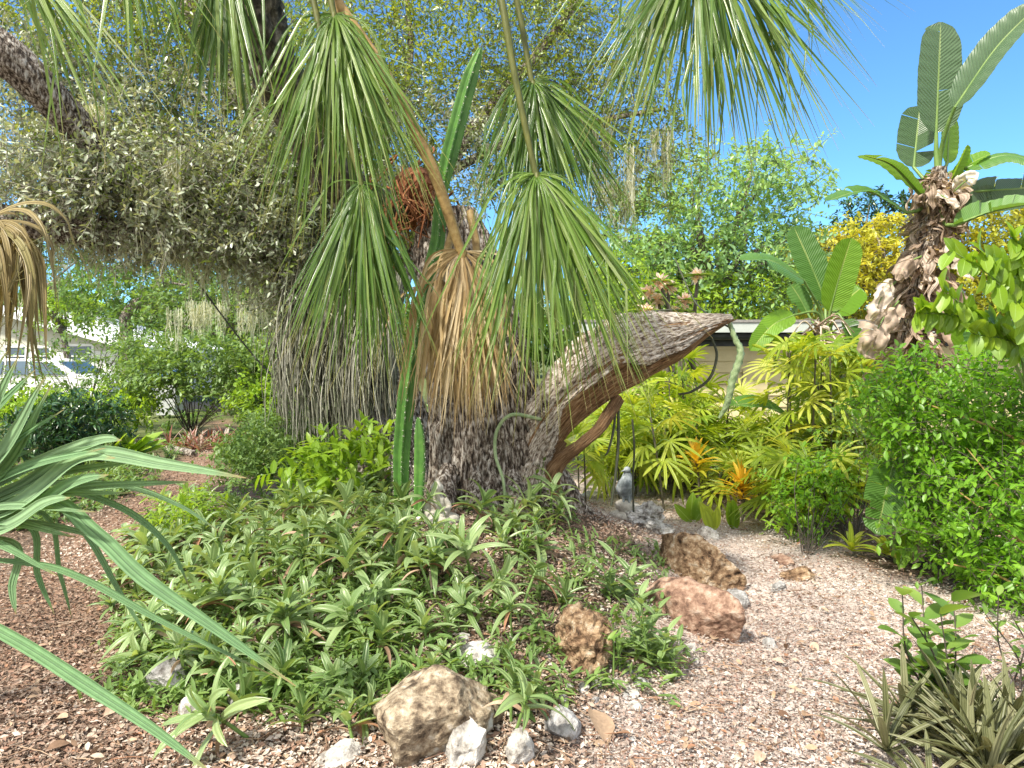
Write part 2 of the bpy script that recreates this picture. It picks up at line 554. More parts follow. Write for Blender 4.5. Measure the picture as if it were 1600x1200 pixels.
def chipmat(name, cols, rough=0.8):
    m, nt = newmat(name)
    out = N_(nt, "ShaderNodeOutputMaterial")
    b = N_(nt, "ShaderNodeBsdfPrincipled"); b.inputs["Roughness"].default_value = rough; b.inputs["Specular IOR Level"].default_value = 0.25
    at = N_(nt, "ShaderNodeAttribute", attribute_name="co")
    sp = N_(nt, "ShaderNodeSeparateXYZ"); nt.links.new(at.outputs["Vector"], sp.inputs[0])
    k = len(cols)
    c = ramp(nt, sp.outputs[2], [(i / (k - 1), q) for i, q in enumerate(cols)])
    tc = N_(nt, "ShaderNodeTexCoord")
    nz = N_(nt, "ShaderNodeTexNoise"); nz.inputs["Scale"].default_value = 60; nz.inputs["Detail"].default_value = 3
    nt.links.new(tc.outputs["Object"], nz.inputs["Vector"])
    c = mixc(nt, 1.0, c, math_(nt, 'MULTIPLY_ADD', nz.outputs[0], 0.9, 0.55), 'MULTIPLY')
    nt.links.new(c, b.inputs["Base Color"]); nt.links.new(b.outputs[0], out.inputs[0])
    return m

M = {}
M['palm'] = leafmat('palm_leaf', [(.045, .115, .012), (.085, .18, .018), (.14, .25, .03), (.25, .35, .09), (.48, .52, .34)], trans=.28, rough=.28, stripe=(10, .16), rib=((.28, .36, .08), .07), spec=.7, tip=((.34, .27, .1), .82), blotch=.15)  # palest tones stand in for sheen on the segments
M['palm_dead'] = leafmat('dead_palm_leaf', [(.22, .13, .05), (.42, .30, .14), (.62, .50, .31), (.76, .69, .54)], trans=.15, rough=.55, stripe=(10, .2), spec=.35)
M['palm_blue'] = leafmat('blue_palm_leaf', [(.12, .23, .10), (.18, .30, .15), (.26, .37, .21)], trans=.25, rough=.6, stripe=(11, .14), rib=((.10, .17, .09), .06), spec=.25, blotch=.3, tip=((.34, .26, .12), .9))
M['palm_brown'] = leafmat('brown_palm_leaf', [(.09, .06, .02), (.16, .12, .04), (.26, .20, .08), (.14, .14, .04)], trans=.12, rough=.5, stripe=(9, .25), spec=.4)
M['petiole'] = noisemat('petiole_skin', [(.3, (.05, .06, .012)), (.6, (.12, .13, .03)), (.8, (.2, .16, .05))], scale=30, stretch=(1, 1, .2), bump=.2, rough=.5)
M['petiole_tan'] = noisemat('tan_petiole_skin', [(.3, (.20, .12, .04)), (.55, (.36, .24, .09)), (.8, (.46, .36, .17))], scale=24, bump=.2, rough=.5)
M['oakleaf'] = leafmat('oak_leaf', [(.06, .11, .02), (.11, .18, .035), (.19, .26, .06), (.29, .34, .07)], trans=.36, rough=.35, spec=.6)
M['oakleaf_light'] = leafmat('light_oak_leaf', [(.14, .20, .02), (.25, .32, .03), (.40, .44, .05), (.52, .50, .06)], trans=.45, rough=.4, spec=.5)
M['greyleaf'] = leafmat('grey_leaf', [(.11, .15, .07), (.22, .28, .15), (.38, .43, .31), (.60, .63, .54), (.20, .30, .07)], trans=.2, rough=.38, spec=.6)  # grey green to pale, random per leaf
M['twig_grey'] = plain('grey_twig_bark', (.28, .26, .22), .8, .3)
M['twig'] = plain('twig_bark', (.08, .065, .05), .8, .3)
M['moss'] = leafmat('grey_moss', [(.32, .34, .25), (.48, .50, .40), (.66, .67, .57)], trans=.3, rough=.8, spec=.1)
M['bark'] = noisemat('oak_bark', [(.38, (.025, .018, .014)), (.47, (.14, .105, .08)), (.53, (.33, .28, .23)), (.62, (.64, .59, .53))], scale=42, detail=5, stretch=(1.0, 1.0, .30), bump=1.0, dist=.05, rough=.9, distort=.2)  # dark and pale flecks put the fissure shading into the colour
M['bark_dark'] = noisemat('dark_bark', [(.34, (.012, .012, .008)), (.48, (.06, .052, .036)), (.58, (.16, .14, .10)), (.75, (.38, .36, .3))], scale=14, detail=9, stretch=(1, 1, .6), bump=1.0, dist=.05, rough=.9, distort=.4)
M['bark_top'] = noisemat('weathered_bark', [(.38, (.09, .065, .05)), (.46, (.36, .28, .21)), (.53, (.64, .56, .47)), (.64, (.84, .79, .72))], scale=16, detail=7, stretch=(8, 1.2, 1), coord='co', bump=1.0, dist=.04, rough=.85, distort=.3)
M['wood'] = noisemat('bare_wood', [(.32, (.05, .025, .012)), (.45, (.21, .11, .05)), (.57, (.43, .26, .13)), (.72, (.66, .5, .33))], scale=8, detail=10, stretch=(12, 1.2, 1), coord='co', bump=1.0, dist=.05, rough=.8, distort=.5)
M['fibre'] = noisemat('red_fibre', [(.3, (.06, .018, .006)), (.5, (.2, .07, .025)), (.7, (.42, .22, .1))], scale=30, detail=6, stretch=(1, 1, .3), bump=.8, dist=.02)
M['cactus'] = noisemat('cactus_skin', [(.3, (.05, .14, .025)), (.55, (.09, .22, .035)), (.8, (.17, .30, .07))], scale=9, rough=.5, bump=.15, spec=.35)
M['spine'] = plain('cactus_spine', (.75, .72, .6), .6, .1)
M['vinegreen'] = noisemat('vine_skin', [(.3, (.16, .24, .1)), (.6, (.3, .38, .2)), (.8, (.45, .5, .33))], scale=30, rough=.5, bump=.2)
M['vinedark'] = plain('dark_vine', (.05, .055, .03), .7, .3, 20)
M['rosette'] = leafmat('rosette_leaf', [(.11, .19, .055), (.17, .265, .09), (.24, .34, .14), (.34, .43, .20)], trans=.3, rough=.34, stripe=(6, .05), rib=((.29, .37, .17), .09), spec=.55, tip=((.30, .24, .12), .94))
M['bright'] = leafmat('bright_leaf', [(.10, .24, .02), (.17, .36, .03), (.30, .48, .04)], trans=.48, rough=.4, rib=((.28, .44, .07), .07))
M['lime'] = leafmat('lime_leaf', [(.14, .26, .02), (.22, .36, .03), (.34, .46, .05)], trans=.42, rough=.4, rib=((.3, .45, .1), .06))
M['mid'] = leafmat('mid_leaf', [(.07, .14, .03), (.12, .22, .04), (.22, .33, .07)], trans=.38, rough=.4)
M['dark'] = leafmat('dark_leaf', [(.02, .06, .02), (.04, .10, .03), (.08, .17, .05)], trans=.2, rough=.3, spec=.6)
M['bluegreen'] = leafmat('bluish_leaf', [(.08, .17, .08), (.13, .27, .12), (.25, .40, .20), (.28, .42, .06)], trans=.42, rough=.35, spec=.6)
M['yellow'] = leafmat('yellow_leaf', [(.2, .24, .03), (.34, .36, .04), (.52, .48, .06), (.22, .3, .04)], trans=.35, rough=.45)
M['ladypalm'] = leafmat('lady_palm_leaf', [(.14, .25, .02), (.26, .37, .03), (.38, .46, .05), (.54, .54, .12)], trans=.38, rough=.35, stripe=(7, .12), spec=.55)
M['banana'] = leafmat('paddle_leaf', [(.06, .14, .03), (.09, .20, .04), (.14, .28, .055)], trans=.3, rough=.36, stripe=(190, .10, .13), rib=((.30, .38, .12), .045), spec=.55)
M['banana_dark'] = leafmat('dark_paddle_leaf', [(.065, .12, .055), (.09, .155, .07)], trans=.25, rough=.3, stripe=(190, .09, .13), rib=((.26, .34, .14), .045), spec=.6, blotch=.15)  # darker copy of the paddle colour, with leaf shade put in
M['banana_lime'] = leafmat('lime_paddle_leaf', [(.14, .30, .02), (.22, .38, .04)], trans=.4, rough=.38, stripe=(180, .10, .13), rib=((.4, .5, .12), .05), spec=.5)
M['deadleaf'] = leafmat('dry_paddle_leaf', [(.10, .07, .05), (.25, .18, .13), (.42, .33, .26), (.56, .48, .41), (.68, .62, .56)], trans=.2, rough=.65, stripe=(11, .25), spec=.25, blotch=.4)
M['stemgreen'] = noisemat('green_stem', [(.3, (.09, .17, .04)), (.6, (.17, .26, .07)), (.8, (.28, .34, .12))], scale=12, stretch=(1, 1, .3), rough=.4, bump=.1)
M['cane'] = plain('cane_stem', (.09, .08, .05), .8, .4, 30)
M['orange'] = leafmat('orange_leaf', [(.5, .2, .02), (.62, .38, .03), (.66, .5, .05), (.3, .36, .03)], trans=.3, rough=.35)
M['brom'] = leafmat('olive_strap_leaf', [(.06, .07, .03), (.13, .14, .06), (.22, .22, .12), (.20, .13, .07)], trans=.12, rough=.45, stripe=(8, .08), spec=.4, blotch=.25)
M['redbrom'] = leafmat('red_strap_leaf', [(.2, .06, .04), (.3, .13, .1), (.35, .33, .27), (.5, .5, .44)], trans=.15, rough=.4)
M['pink'] = leafmat('pink_petal', [(.85, .55, .5), (.9, .72, .66), (.9, .82, .74)], trans=.25, rough=.5)
M['fernleaf'] = leafmat('fern_leaf', [(.09, .17, .04), (.15, .25, .07), (.24, .34, .10)], trans=.35, rough=.45)
# ================================================================ SETTING
def polydist(x, y, pts):
    d = np.full(np.shape(x), 1e9)
    for a, b in zip(pts[:-1], pts[1:]):
        ax, ay = a[:2]; bx, by = b[:2]
        ux, uy = bx - ax, by - ay
        t = np.clip(((x - ax) * ux + (y - ay) * uy) / (ux * ux + uy * uy), 0, 1)
        d = np.minimum(d, np.hypot(x - ax - t * ux, y - ay - t * uy))
    return d

LEFT_PATH = [ground_at(*p) for p in ((350, 660), (325, 700), (280, 760), (190, 840), (80, 950), (40, 1190))] + [np.array([-2.2, 1.0, 0])]
RIGHT_PATH = [ground_at(*p) for p in ((930, 765), (1120, 835), (1250, 930), (1260, 1050), (1200, 1190))] + [np.array([1.0, 1.0, 0])]
RIGHT_PATH2 = [ground_at(*p) for p in ((1250, 950), (1420, 960), (1700, 1010))]

def zone_left(x, y):
    n = 0.35 * fbm(np.stack([x * 1.3, y * 1.3, 0 * x], -1), 3)
    return smooth((0.55 + 0.45 * smooth((7 - y) / 3) + n - polydist(x, y, LEFT_PATH)) / 0.4)
def zone_right(x, y):
    n = 0.4 * fbm(np.stack([x * 1.3, y * 1.3, 0 * x + 5], -1), 3)
    return smooth((1.05 + n - np.minimum(polydist(x, y, RIGHT_PATH), polydist(x, y, RIGHT_PATH2))) / 0.4)

def ground_mat():
    m, nt = newmat('soil')
    out = N_(nt, "ShaderNodeOutputMaterial"); b = N_(nt, "ShaderNodeBsdfPrincipled")
    b.inputs["Roughness"].default_value = 0.95; b.inputs["Specular IOR Level"].default_value = 0.15
    at = N_(nt, "ShaderNodeAttribute", attribute_name="co")
    sp = N_(nt, "ShaderNodeSeparateXYZ"); nt.links.new(at.outputs["Vector"], sp.inputs[0])
    tc = N_(nt, "ShaderNodeTexCoord")
    def nz(sc, d=5):
        n = N_(nt, "ShaderNodeTexNoise"); n.inputs["Scale"].default_value = sc; n.inputs["Detail"].default_value = d; n.inputs["Roughness"].default_value = .7
        nt.links.new(tc.outputs["Object"], n.inputs["Vector"]); return n.outputs[0]
    fine = nz(28, 8)
    soil = ramp(nt, fine, [(.3, (.03, .02, .014)), (.5, (.12, .085, .06)), (.7, (.26, .19, .14))])
    mul = ramp(nt, fine, [(.3, (.07, .04, .025)), (.5, (.24, .15, .10)), (.7, (.42, .30, .22))])
    grav = ramp(nt, fine, [(.3, (.16, .11, .09)), (.48, (.42, .33, .28)), (.66, (.68, .60, .54))])
    sand = ramp(nt, nz(2.2, 4), [(.48, (0, 0, 0)), (.62, (1, 1, 1))])
    grav = mixc(nt, math_(nt, 'MULTIPLY', sand, .6), grav, (.66, .58, .53))
    c = mixc(nt, sp.outputs[0], soil, mul)
    c = mixc(nt, sp.outputs[1], c, grav)
    far = ramp(nt, nz(1.5, 6), [(.3, (.05, .07, .02)), (.6, (.12, .14, .05)), (.8, (.25, .2, .12))])
    c = mixc(nt, sp.outputs[2], c, far)
    nt.links.new(c, b.inputs["Base Color"])
    bp = N_(nt, "ShaderNodeBump"); bp.inputs["Strength"].default_value = .8; bp.inputs["Distance"].default_value = .02
    nt.links.new(fine, bp.inputs["Height"]); nt.links.new(bp.outputs[0], b.inputs["Normal"])
    nt.links.new(b.outputs[0], out.inputs[0])
    return m

def grid_sheet(name, xs, ys, zf, mat, cof=None):
    X, Y = np.meshgrid(xs, ys, indexing='ij')
    Z = zf(X, Y)
    nx, ny = X.shape
    i, j = np.meshgrid(np.arange(nx - 1), np.arange(ny - 1), indexing='ij')
    f = np.stack([i * ny + j, (i + 1) * ny + j, (i + 1) * ny + j + 1, i * ny + j + 1], -1).reshape(-1, 4)
    mb = MB()
    mb.add(np.stack([X, Y, Z], -1).reshape(-1, 3), f, None if cof is None else cof(X, Y).reshape(-1, 3))
    o = mb.build(name, mat)
    o["kind"] = "structure"
    return o

xs = np.concatenate([-np.geomspace(400, 9, 30), np.linspace(-8.5, 8.5, 240), np.geomspace(9, 400, 30)])
ys = np.concatenate([-np.geomspace(300, 1.5, 24), np.linspace(-1, 14, 210), np.geomspace(14.5, 1500, 50)])
def gco(X, Y):
    c = np.zeros(X.shape + (3,))
    c[..., 0] = zone_left(X, Y); c[..., 1] = zone_right(X, Y)
    c[..., 2] = smooth((Y - 10) / 4) * (1 - c[..., 0]) * (1 - c[..., 1])
    return c
grid_sheet('ground', xs, ys, hgt, ground_mat(), gco)

M['asphalt'] = noisemat('asphalt', [(.3, (.035, .035, .035)), (.7, (.07, .07, .068))], scale=60, bump=.3, dist=.004)
mb = MB()
box(mb, (-60, 21.0, -0.2), (-6, 28.5, 0.10))
o = mb.build('road', M['asphalt']); o["kind"] = "structure"

# ---- loose bark chips, gravel
M['mulch'] = chipmat('mulch_chips', [(.05, .035, .025), (.14, .10, .072), (.24, .175, .13), (.25, .145, .10), (.36, .28, .22), (.52, .45, .38)])
M['gravel'] = chipmat('gravel_chips', [(.07, .05, .038), (.16, .12, .095), (.26, .155, .12), (.27, .22, .185), (.38, .335, .30), (.56, .52, .48)])
chip = leaf_tpl('oval', 3, .55, .05, .3)
def chips(name, n, seed, accept, smin, smax, mat, label=None, ymin=2.3, ymax=13, tilt=.5, xl=None):
    r = np.random.default_rng(seed)
    y = ymin * (ymax / ymin) ** r.random(n)
    x = (r.random(n) * 2 - 1) * (y * .78 + .2)
    w = accept(x, y) > r.random(n)
    x, y = x[w], y[w]
    k = len(x)
    z = hgt(x, y) + .004 + .02 * r.random(k) * (y / 6 + .4)
    d = r.normal(size=(k, 3)) * [1, 1, .25]
    N = r.normal(size=(k, 3)) * tilt; N[:, 2] += 1
    s = smin + (smax - smin) * r.random(k) ** 2.2
    mb = MB()
    scatter(mb, chip, np.stack([x, y, z], -1), d, N, s, np.clip(r.random(k) * .75 + .25 + .55 * fbm(np.stack([x * 1.1, y * 1.1, 0 * x + seed], -1), 4), 0, 1))
    o = mb.build(name, mat, smooth_=False)
    tag(o, label, None, None, 'stuff')
    return o
onmound = lambda x, y: smooth((1.1 - np.sqrt(((x + .5) / 2.3) ** 2 + ((y - 5.4) / 3.2) ** 2)) / .15)
chips('bark_mulch', 330000, 21, lambda x, y: np.clip(zone_left(x, y) + .75 * onmound(x, y) * (1 - zone_right(x, y)) + .25 * (y < 8), 0, 1) * (1 - .8 * zone_right(x, y)), .010, .038, M['mulch'])
chips('path_gravel', 330000, 22, lambda x, y: zone_right(x, y), .006, .026, M['gravel'], tilt=.6)
M['litter'] = chipmat('dry_leaves', [(.14, .08, .05), (.26, .17, .11), (.38, .28, .19), (.28, .14, .08), (.48, .40, .31)])
litter_tpl = leaf_tpl('oval', 4, .5, .15, .4)
def litter():
    r = np.random.default_rng(5); n = 3600
    y = 2.4 * (12 / 2.4) ** r.random(n); x = (r.random(n) * 2 - 1) * (y * .78 + .2)
    z = hgt(x, y) + .02
    N = r.normal(size=(n, 3)) * .5; N[:, 2] += 1
    mb = MB(); scatter(mb, litter_tpl, np.stack([x, y, z], -1), r.normal(size=(n, 3)) * [1, 1, .3], N, .022 + .03 * r.random(n), r.random(n))
    tag(mb.build('leaf_litter', M['litter']), None, None, None, 'stuff')
litter()
def fallen_twigs():
    r = np.random.default_rng(6); mb = MB()
    for k in range(900):
        y = 2.4 * (9 / 2.4) ** r.random(); x = (r.random() * 2 - 1) * (y * .75 + .2)
        a = r.uniform(0, 6.28); l = r.uniform(.04, .22); d = np.array([cos(a), sin(a), 0]) * l
        p = [np.array([x, y, 0]), np.array([x, y, 0]) + d * .5 + r.normal(size=3) * .015, np.array([x, y, 0]) + d]
        p = [np.array([q[0], q[1], float(hgt(q[0], q[1])) + .022 + .01 * r.random()]) for q in p]
        tube(mb, p, [.0025, .002, .0012], 4, 0, cap=False, rnd=r.random())
    tag(mb.build('fallen_twigs', M['litter']), None, None, None, 'stuff')
fallen_twigs()

# ================================================================ STONES
M['rock_tan'] = noisemat('tan_limestone', [(.36, (.06, .042, .028)), (.46, (.20, .15, .10)), (.55, (.36, .29, .20)), (.68, (.52, .46, .38))], scale=18, detail=10, bump=1.0, dist=.03, rough=.95, spots=((.55, .55, .51), 7, .64))
M['rock_red'] = noisemat('red_brown_stone', [(.36, (.07, .04, .03)), (.47, (.22, .13, .09)), (.57, (.35, .235, .17)), (.72, (.5, .41, .35))], scale=14, detail=10, bump=1.0, dist=.03, rough=.9)
M['rock_rust'] = noisemat('rusty_coral_stone', [(.36, (.035, .022, .013)), (.46, (.19, .115, .065)), (.55, (.34, .235, .14)), (.68, (.54, .46, .36))], scale=16, detail=10, bump=1, dist=.04, rough=.95)
M['rock_white'] = noisemat('white_stone', [(.34, (.12, .10, .085)), (.45, (.34, .32, .29)), (.58, (.58, .56, .53))], scale=11, detail=9, bump=.9, dist=.03, rough=.9, spots=((.16, .12, .08), 5, .58))
M['rock_grey'] = noisemat('grey_white_stone', [(.34, (.10, .09, .08)), (.47, (.28, .27, .26)), (.62, (.48, .47, .46))], scale=12, detail=9, bump=.9, dist=.03, rough=.9, spots=((.16, .12, .08), 5, .6))
M['concrete'] = noisemat('weathered_concrete', [(.3, (.24, .22, .18)), (.55, (.48, .45, .39)), (.8, (.68, .65, .58))], scale=20, detail=8, bump=.4, dist=.01, rough=.9)

def stone(px, py, wpx, hpx, mat, seed, label, depth=.8, rough=.22, cuts=7, pits=0, sink=.3, name='rock', group=None, sub=5, rot=None, ar=1.0):
    g = ground_at(px, py)
    s = g[1] / FPX
    hw = wpx * s / 2; hh = hpx * s / 2
    sink = sink + .17
    c = np.array([g[0], g[1] + hw * depth * .4, g[2] + hh * (1 - 2 * sink) + .0])
    mb = MB()
    rock_mesh(mb, c, (hw * 1.25 * ar, hw * depth * 1.25, hh * 1.3), seed, rough, cuts, 0, pits, sub, rot)
    o = mb.build(name, M[mat], base=g, smooth_=False)
    return tag(o, label, 'rock', group)

stone(675, 1165, 205, 128, 'rock_tan', 6, 'large flat tan limestone rock with pale lichen spots at the front of the mound', .9, .13, 16, .05, .1)
stone(912, 1038, 88, 92, 'rock_rust', 9, 'pitted rusty orange coral rock standing upright on the right slope of the mound', .9, .3, 5, .35, .1)
stone(1092, 985, 112, 82, 'rock_red', 12, 'smooth faced red brown boulder beside the gravel path, nearer of two', .62, .13, 12, 0, .1, rot=-.95, ar=1.45)
stone(1086, 905, 98, 78, 'rock_rust', 15, 'rough brown boulder just behind the smooth red brown boulder', .62, .2, 9, .1, .12, rot=-.8, ar=1.4)
stone(722, 1190, 74, 80, 'rock_white', 18, 'white pointed stone at the bottom of the photo below the large tan rock', .8, .15, 9, 0, .1)
stone(815, 1192, 52, 56, 'rock_white', 21, 'small white stone right of the white pointed stone at the mound foot', .8, .15, 8, 0, .15)
stone(880, 1150, 58, 58, 'rock_grey', 24, 'grey white angular stone beside a big dry brown leaf', .8, .14, 9, 0, .12)
stone(745, 1042, 74, 40, 'rock_white', 27, 'low white wedge shaped stone just above the large tan rock', .8, .14, 9, 0, .2)
stone(258, 1080, 66, 56, 'rock_grey', 30, 'pale grey round stone at the left edge of the mound under drooping leaves', .8, .18, 6, 0, .2)
stone(385, 1100, 60, 44, 'rock_grey', 33, 'grey stone half hidden behind a big rosette at the front left', .8, .18, 6, 0, .2)
stone(300, 1125, 40, 44, 'rock_white', 36, 'small chalk white stone on the mulch at the front left', .8, .18, 6, 0, .2)
stone(525, 1198, 70, 30, 'rock_white', 39, 'flat white stone cut by the bottom edge left of the tan rock', .8, .16, 7, 0, .2)
stone(1150, 950, 40, 34, 'rock_grey', 41, 'small flat grey stone tucked right of the two red brown boulders', .9, .2, 7, 0, .2)
stone(1010, 822, 58, 44, 'rock_white', 44, 'white holed coral rock in front of the bird statue', .9, .35, 4, .5, .1)
stone(1030, 836, 46, 26, 'rock_white', 47, 'white ridged coral piece at the lower right of the holed coral rock', .9, .3, 6, .3, .15)
stone(995, 803, 46, 20, 'rock_grey', 50, 'flat grey slab leaning behind the holed coral rock', .8, .1, 9, 0, .2)
stone(922, 778, 38, 12, 'concrete', 53, 'thin flat grey stone lying on mulch left of the bird statue', .9, .08, 9, 0, .2)
stone(1108, 842, 30, 24, 'rock_white', 56, 'small white stone on the path behind the brown boulder', .9, .2, 8, 0, .2)
stone(1250, 905, 46, 20, 'rock_rust', 59, 'chunk of dark red bark lying on the gravel path', .6, .3, 8, .1, .15, name='bark_chunk')
stone(1222, 880, 36, 16, 'rock_red', 62, 'reddish bark piece behind the dark red bark chunk', .6, .3, 8, .1, .15, name='bark_chunk')
stone(1220, 925, 34, 14, 'rock_grey', 65, 'greyish bark piece in front of the dark red bark chunk', .6, .3, 8, .1, .15, name='bark_chunk')
def pebbles():
    r = np.random.default_rng(77)
    for k in range(46):
        if k < 30: px, py = 985 + r.normal() * 60, 1040 + r.normal() * 55
        else: px, py = r.uniform(560, 1000), r.uniform(1000, 1190)
        s = r.uniform(10, 24)
        stone(px, py, s, s * .7, ['rock_white', 'rock_grey'][k % 2], 100 + k, 'small loose white pebble on the mulch of the right mound slope', .9, .2, 6, 0, .2, 'pebble', 'white pebbles scattered on the mound slope', sub=2)['category'] = 'pebble'
pebbles()
def dry_leaves():
    r = np.random.default_rng(31)
    tpl = leaf_tpl('oval', 6, .62, .25, .35)
    spots = [(925, 1120, .2, 'large curled brown dry leaf lying beside the grey white stone')]
    for k in range(16):
        spots.append((r.uniform(30, 560) if k % 2 else r.uniform(980, 1300), r.uniform(1000, 1190), r.uniform(.05, .085), None))
    for k, (px, py, s, lab) in enumerate(spots):
        g = ground_at(px, py) + [0, 0, .03]
        mb = MB(); N = r.normal(size=3) * .35 + [0, -.2, 1]
        scatter(mb, tpl, [g], [r.normal(size=3) * [1, 1, .2]], [N], [s], [.35 if lab else r.random()])
        o = mb.build('fallen_leaf', M['litter'], base=g)
        left = px < 700
        tag(o, lab or ('dry brown leaf lying on the mulch path at the left' if left else 'dry brown leaf lying on the pale gravel path at the right'), 'leaf', None if lab else ('fallen leaves on the mulch path' if left else 'fallen leaves on the gravel path'))
dry_leaves()

# ================================================================ OAK STUMP WITH BROKEN LIMB
def bark_disp(k=1.0, f=1.6, ridge=.055, seed=0.0):
    def d(a, L, r):
        p = np.stack([np.cos(a) * f + seed, np.sin(a) * f, L * .7], -1)
        q = np.stack([np.cos(a) * 12 + seed + 2 * fbm(p, 2), np.sin(a) * 12, L * 3.6], -1)
        rg = 1 - np.abs(2 * vnoise(q) - 1)
        q2 = np.stack([np.cos(a) * 22 + seed, np.sin(a) * 22, L * 9], -1)
        q3 = np.stack([np.cos(a) * 17 + seed + fbm(p * 2, 2), np.sin(a) * 17, L * 5.5], -1)
        ck = np.abs(2 * vnoise(q3) - 1)
        return r * .22 * k * fbm(p, 3) + ridge * r * 1.6 * (rg - .6) - .07 * r * np.clip(1 - ck / .35, 0, 1) + .05 * r * (vnoise(q2) - .5)
    return d
g0 = ground_at(770, 792)
st = thing('tree_stump', 'massive broken oak stump with a long split limb jutting out to the right', 'stump', g0)
def trunk_main():
    D = 6.1
    pts = [P(776, 830, D), P(772, 780, D), P(766, 730, D), P(757, 660, D), P(745, 580, D + .02), P(728, 480, D + .05), P(708, 390, D + .1), P(698, 335, D + .12)]
    rad = [.74, .62, .53, .49, .45, .40, .34, .25]
    path = spline(pts, 360)
    rr = np.interp(np.linspace(0, 1, 360), np.linspace(0, 1, 8), rad)
    mb = MB()
    bd = bark_disp(1, 1.5, .06, 2)
    def d(a, L, r):
        fl = np.clip(1 - L / 1.0, 0, 1) ** 2
        return bd(a, L, r) + fl * .26 * (np.cos(a * 5 + .6) * .5 + .3 * np.cos(a * 9 + 2))
    tube(mb, path, rr, 320, 0, None, d)
    return mb.build('trunk', M['bark'], st)
trunk_main()
def broken_limb():
    # path along the middle of the limb
    D = 5.95
    pts = [P(806, 830, D), P(818, 760, D), P(838, 700, D), P(874, 645, D - .05), P(930, 590, D - .1), P(985, 556, D - .1), P(1050, 533, D - .1), P(1100, 513, D - .1), P(1144, 498, D - .1)]
    path = spline(pts, 150)
    rr = np.interp(np.linspace(0, 1, 150), np.linspace(0, 1, 9), [.38, .29, .21, .225, .28, .31, .215, .10, .02])
    fr = frames(path)
    # build a frame with a fixed reference: N up-left normal in the picture plane, B towards the camera
    t = fr[0]
    B = np.tile([0, -1.0, 0], (150, 1)); B = nrm(B - (B * t).sum(-1, keepdims=True) * t)
    N = nrm(np.cross(B, t)) ; N = N * np.sign(N[:, 2:3] + 1e-6 - 0 * N[:, :1])
    # angle 0 = up (N), pi/2 = camera (B)
    flat = lambda a: np.where(np.cos(a) < 0, .82, 1.0)
    mbw = MB()
    wd = lambda a, L, r: r * (.22 * fbm(np.stack([np.cos(a) * 2, np.sin(a) * 2, L * .8], -1), 3) + .10 * (vnoise(np.stack([a * 9, a * 0, L * 1.2], -1)) - .5))
    tube(mbw, path, rr * .90, 96, 0, flat, wd, fr=(t, N, B))
    w = mbw.build('bare_wood', M['wood'], st)
    w['label'] = 'exposed orange brown wood under the split limb'
    mbb = MB()
    # bark: upper shell, from behind over the top down to the front, ragged lower rim
    sides = 90
    a = np.linspace(-2.0, 1.72, sides)
    n = 150
    L = np.concatenate([[0], np.cumsum(np.linalg.norm(np.diff(path, axis=0), axis=1))])
    A = np.tile(a, (n, 1))
    rag = .75 * fbm(np.stack([L * 2.5, L * 0, L * 0 + 3], -1), 3)
    tt = np.linspace(0, 1, n)
    lim = np.interp(tt, [0, .16, .3, .5, .75, 1], [2.9, 2.6, 1.95, 1.85, 1.9, 1.7]) + rag
    A = -2.2 + (A + 2.0) / 3.72 * (lim[:, None] + 2.2)
    bd = bark_disp(1.5, 1.4, .14, 9)
    LL = np.tile(L[:, None], (1, sides)); RR = np.tile(rr[:, None], (1, sides))
    r0 = RR * 1.02 + bd(A, LL * .35, RR) + .02 + .24 * RR * (vnoise(np.stack([A * 8, LL * 1.3, A * 0], -1)) - .5) + .12 * RR * (vnoise(np.stack([A * 22, LL * 3.2, A * 0 + 5], -1)) - .5)
    edge = np.minimum(np.arange(sides), np.arange(sides)[::-1]) / 5.0
    r0 = np.where(edge < 1, r0 * (.9 + .1 * np.sqrt(edge)), r0)
    v = path[:, None] + (np.cos(A)[..., None] * N[:, None] + np.sin(A)[..., None] * B[:, None]) * r0[..., None]
    i, j = np.meshgrid(np.arange(n - 1), np.arange(sides - 1), indexing='ij')
    f = np.stack([i * sides + j, (i + 1) * sides + j, (i + 1) * sides + j + 1, i * sides + j + 1], -1).reshape(-1, 4)
    mbb.add(v.reshape(-1, 3), f, np.stack([A / 6.28, LL, LL * 0], -1).reshape(-1, 3))
    o = mbb.build('limb_bark', M['bark_top'], st)
    mbs = MB()
    tube(mbs, spline([P(852, 765, 5.8), P(874, 722, 5.72), P(905, 697, 5.65), P(938, 668, 5.65), P(966, 622, 5.8)], 40), [.09, .055, .045, .045, .05], 24, 0, None,
         lambda a, L, r: r * .5 * fbm(np.stack([np.cos(a) * 2, np.sin(a) * 2, L * 6], -1), 3))
    tube(mbs, spline([P(858, 770, 5.85), P(862, 720, 5.85), P(880, 690, 5.9)], 24), [.10, .07, .04], 20, 0, None,
         lambda a, L, r: r * .5 * fbm(np.stack([np.cos(a) * 2, np.sin(a) * 2 + 4, L * 6], -1), 3))
    mbs.build('split_branch', M['wood'], st)
    mbp = MB(); r = np.random.default_rng(8)
    for k in range(46):
        i = int(r.uniform(70, 147)); a = r.uniform(1.3, 2.1)
        d = math.cos(a) * N[i] + math.sin(a) * B[i]
        o = path[i] + d * rr[i] * .93
        e = o + t[i] * r.uniform(.04, .12) + d * r.uniform(.0, .015)
        tube(mbp, [o - t[i] * .05, (o + e) / 2 + d * .008, e], [r.uniform(.006, .02), .008, .001], 5)
    mbp.build('splinters', M['wood'], st)
broken_limb()
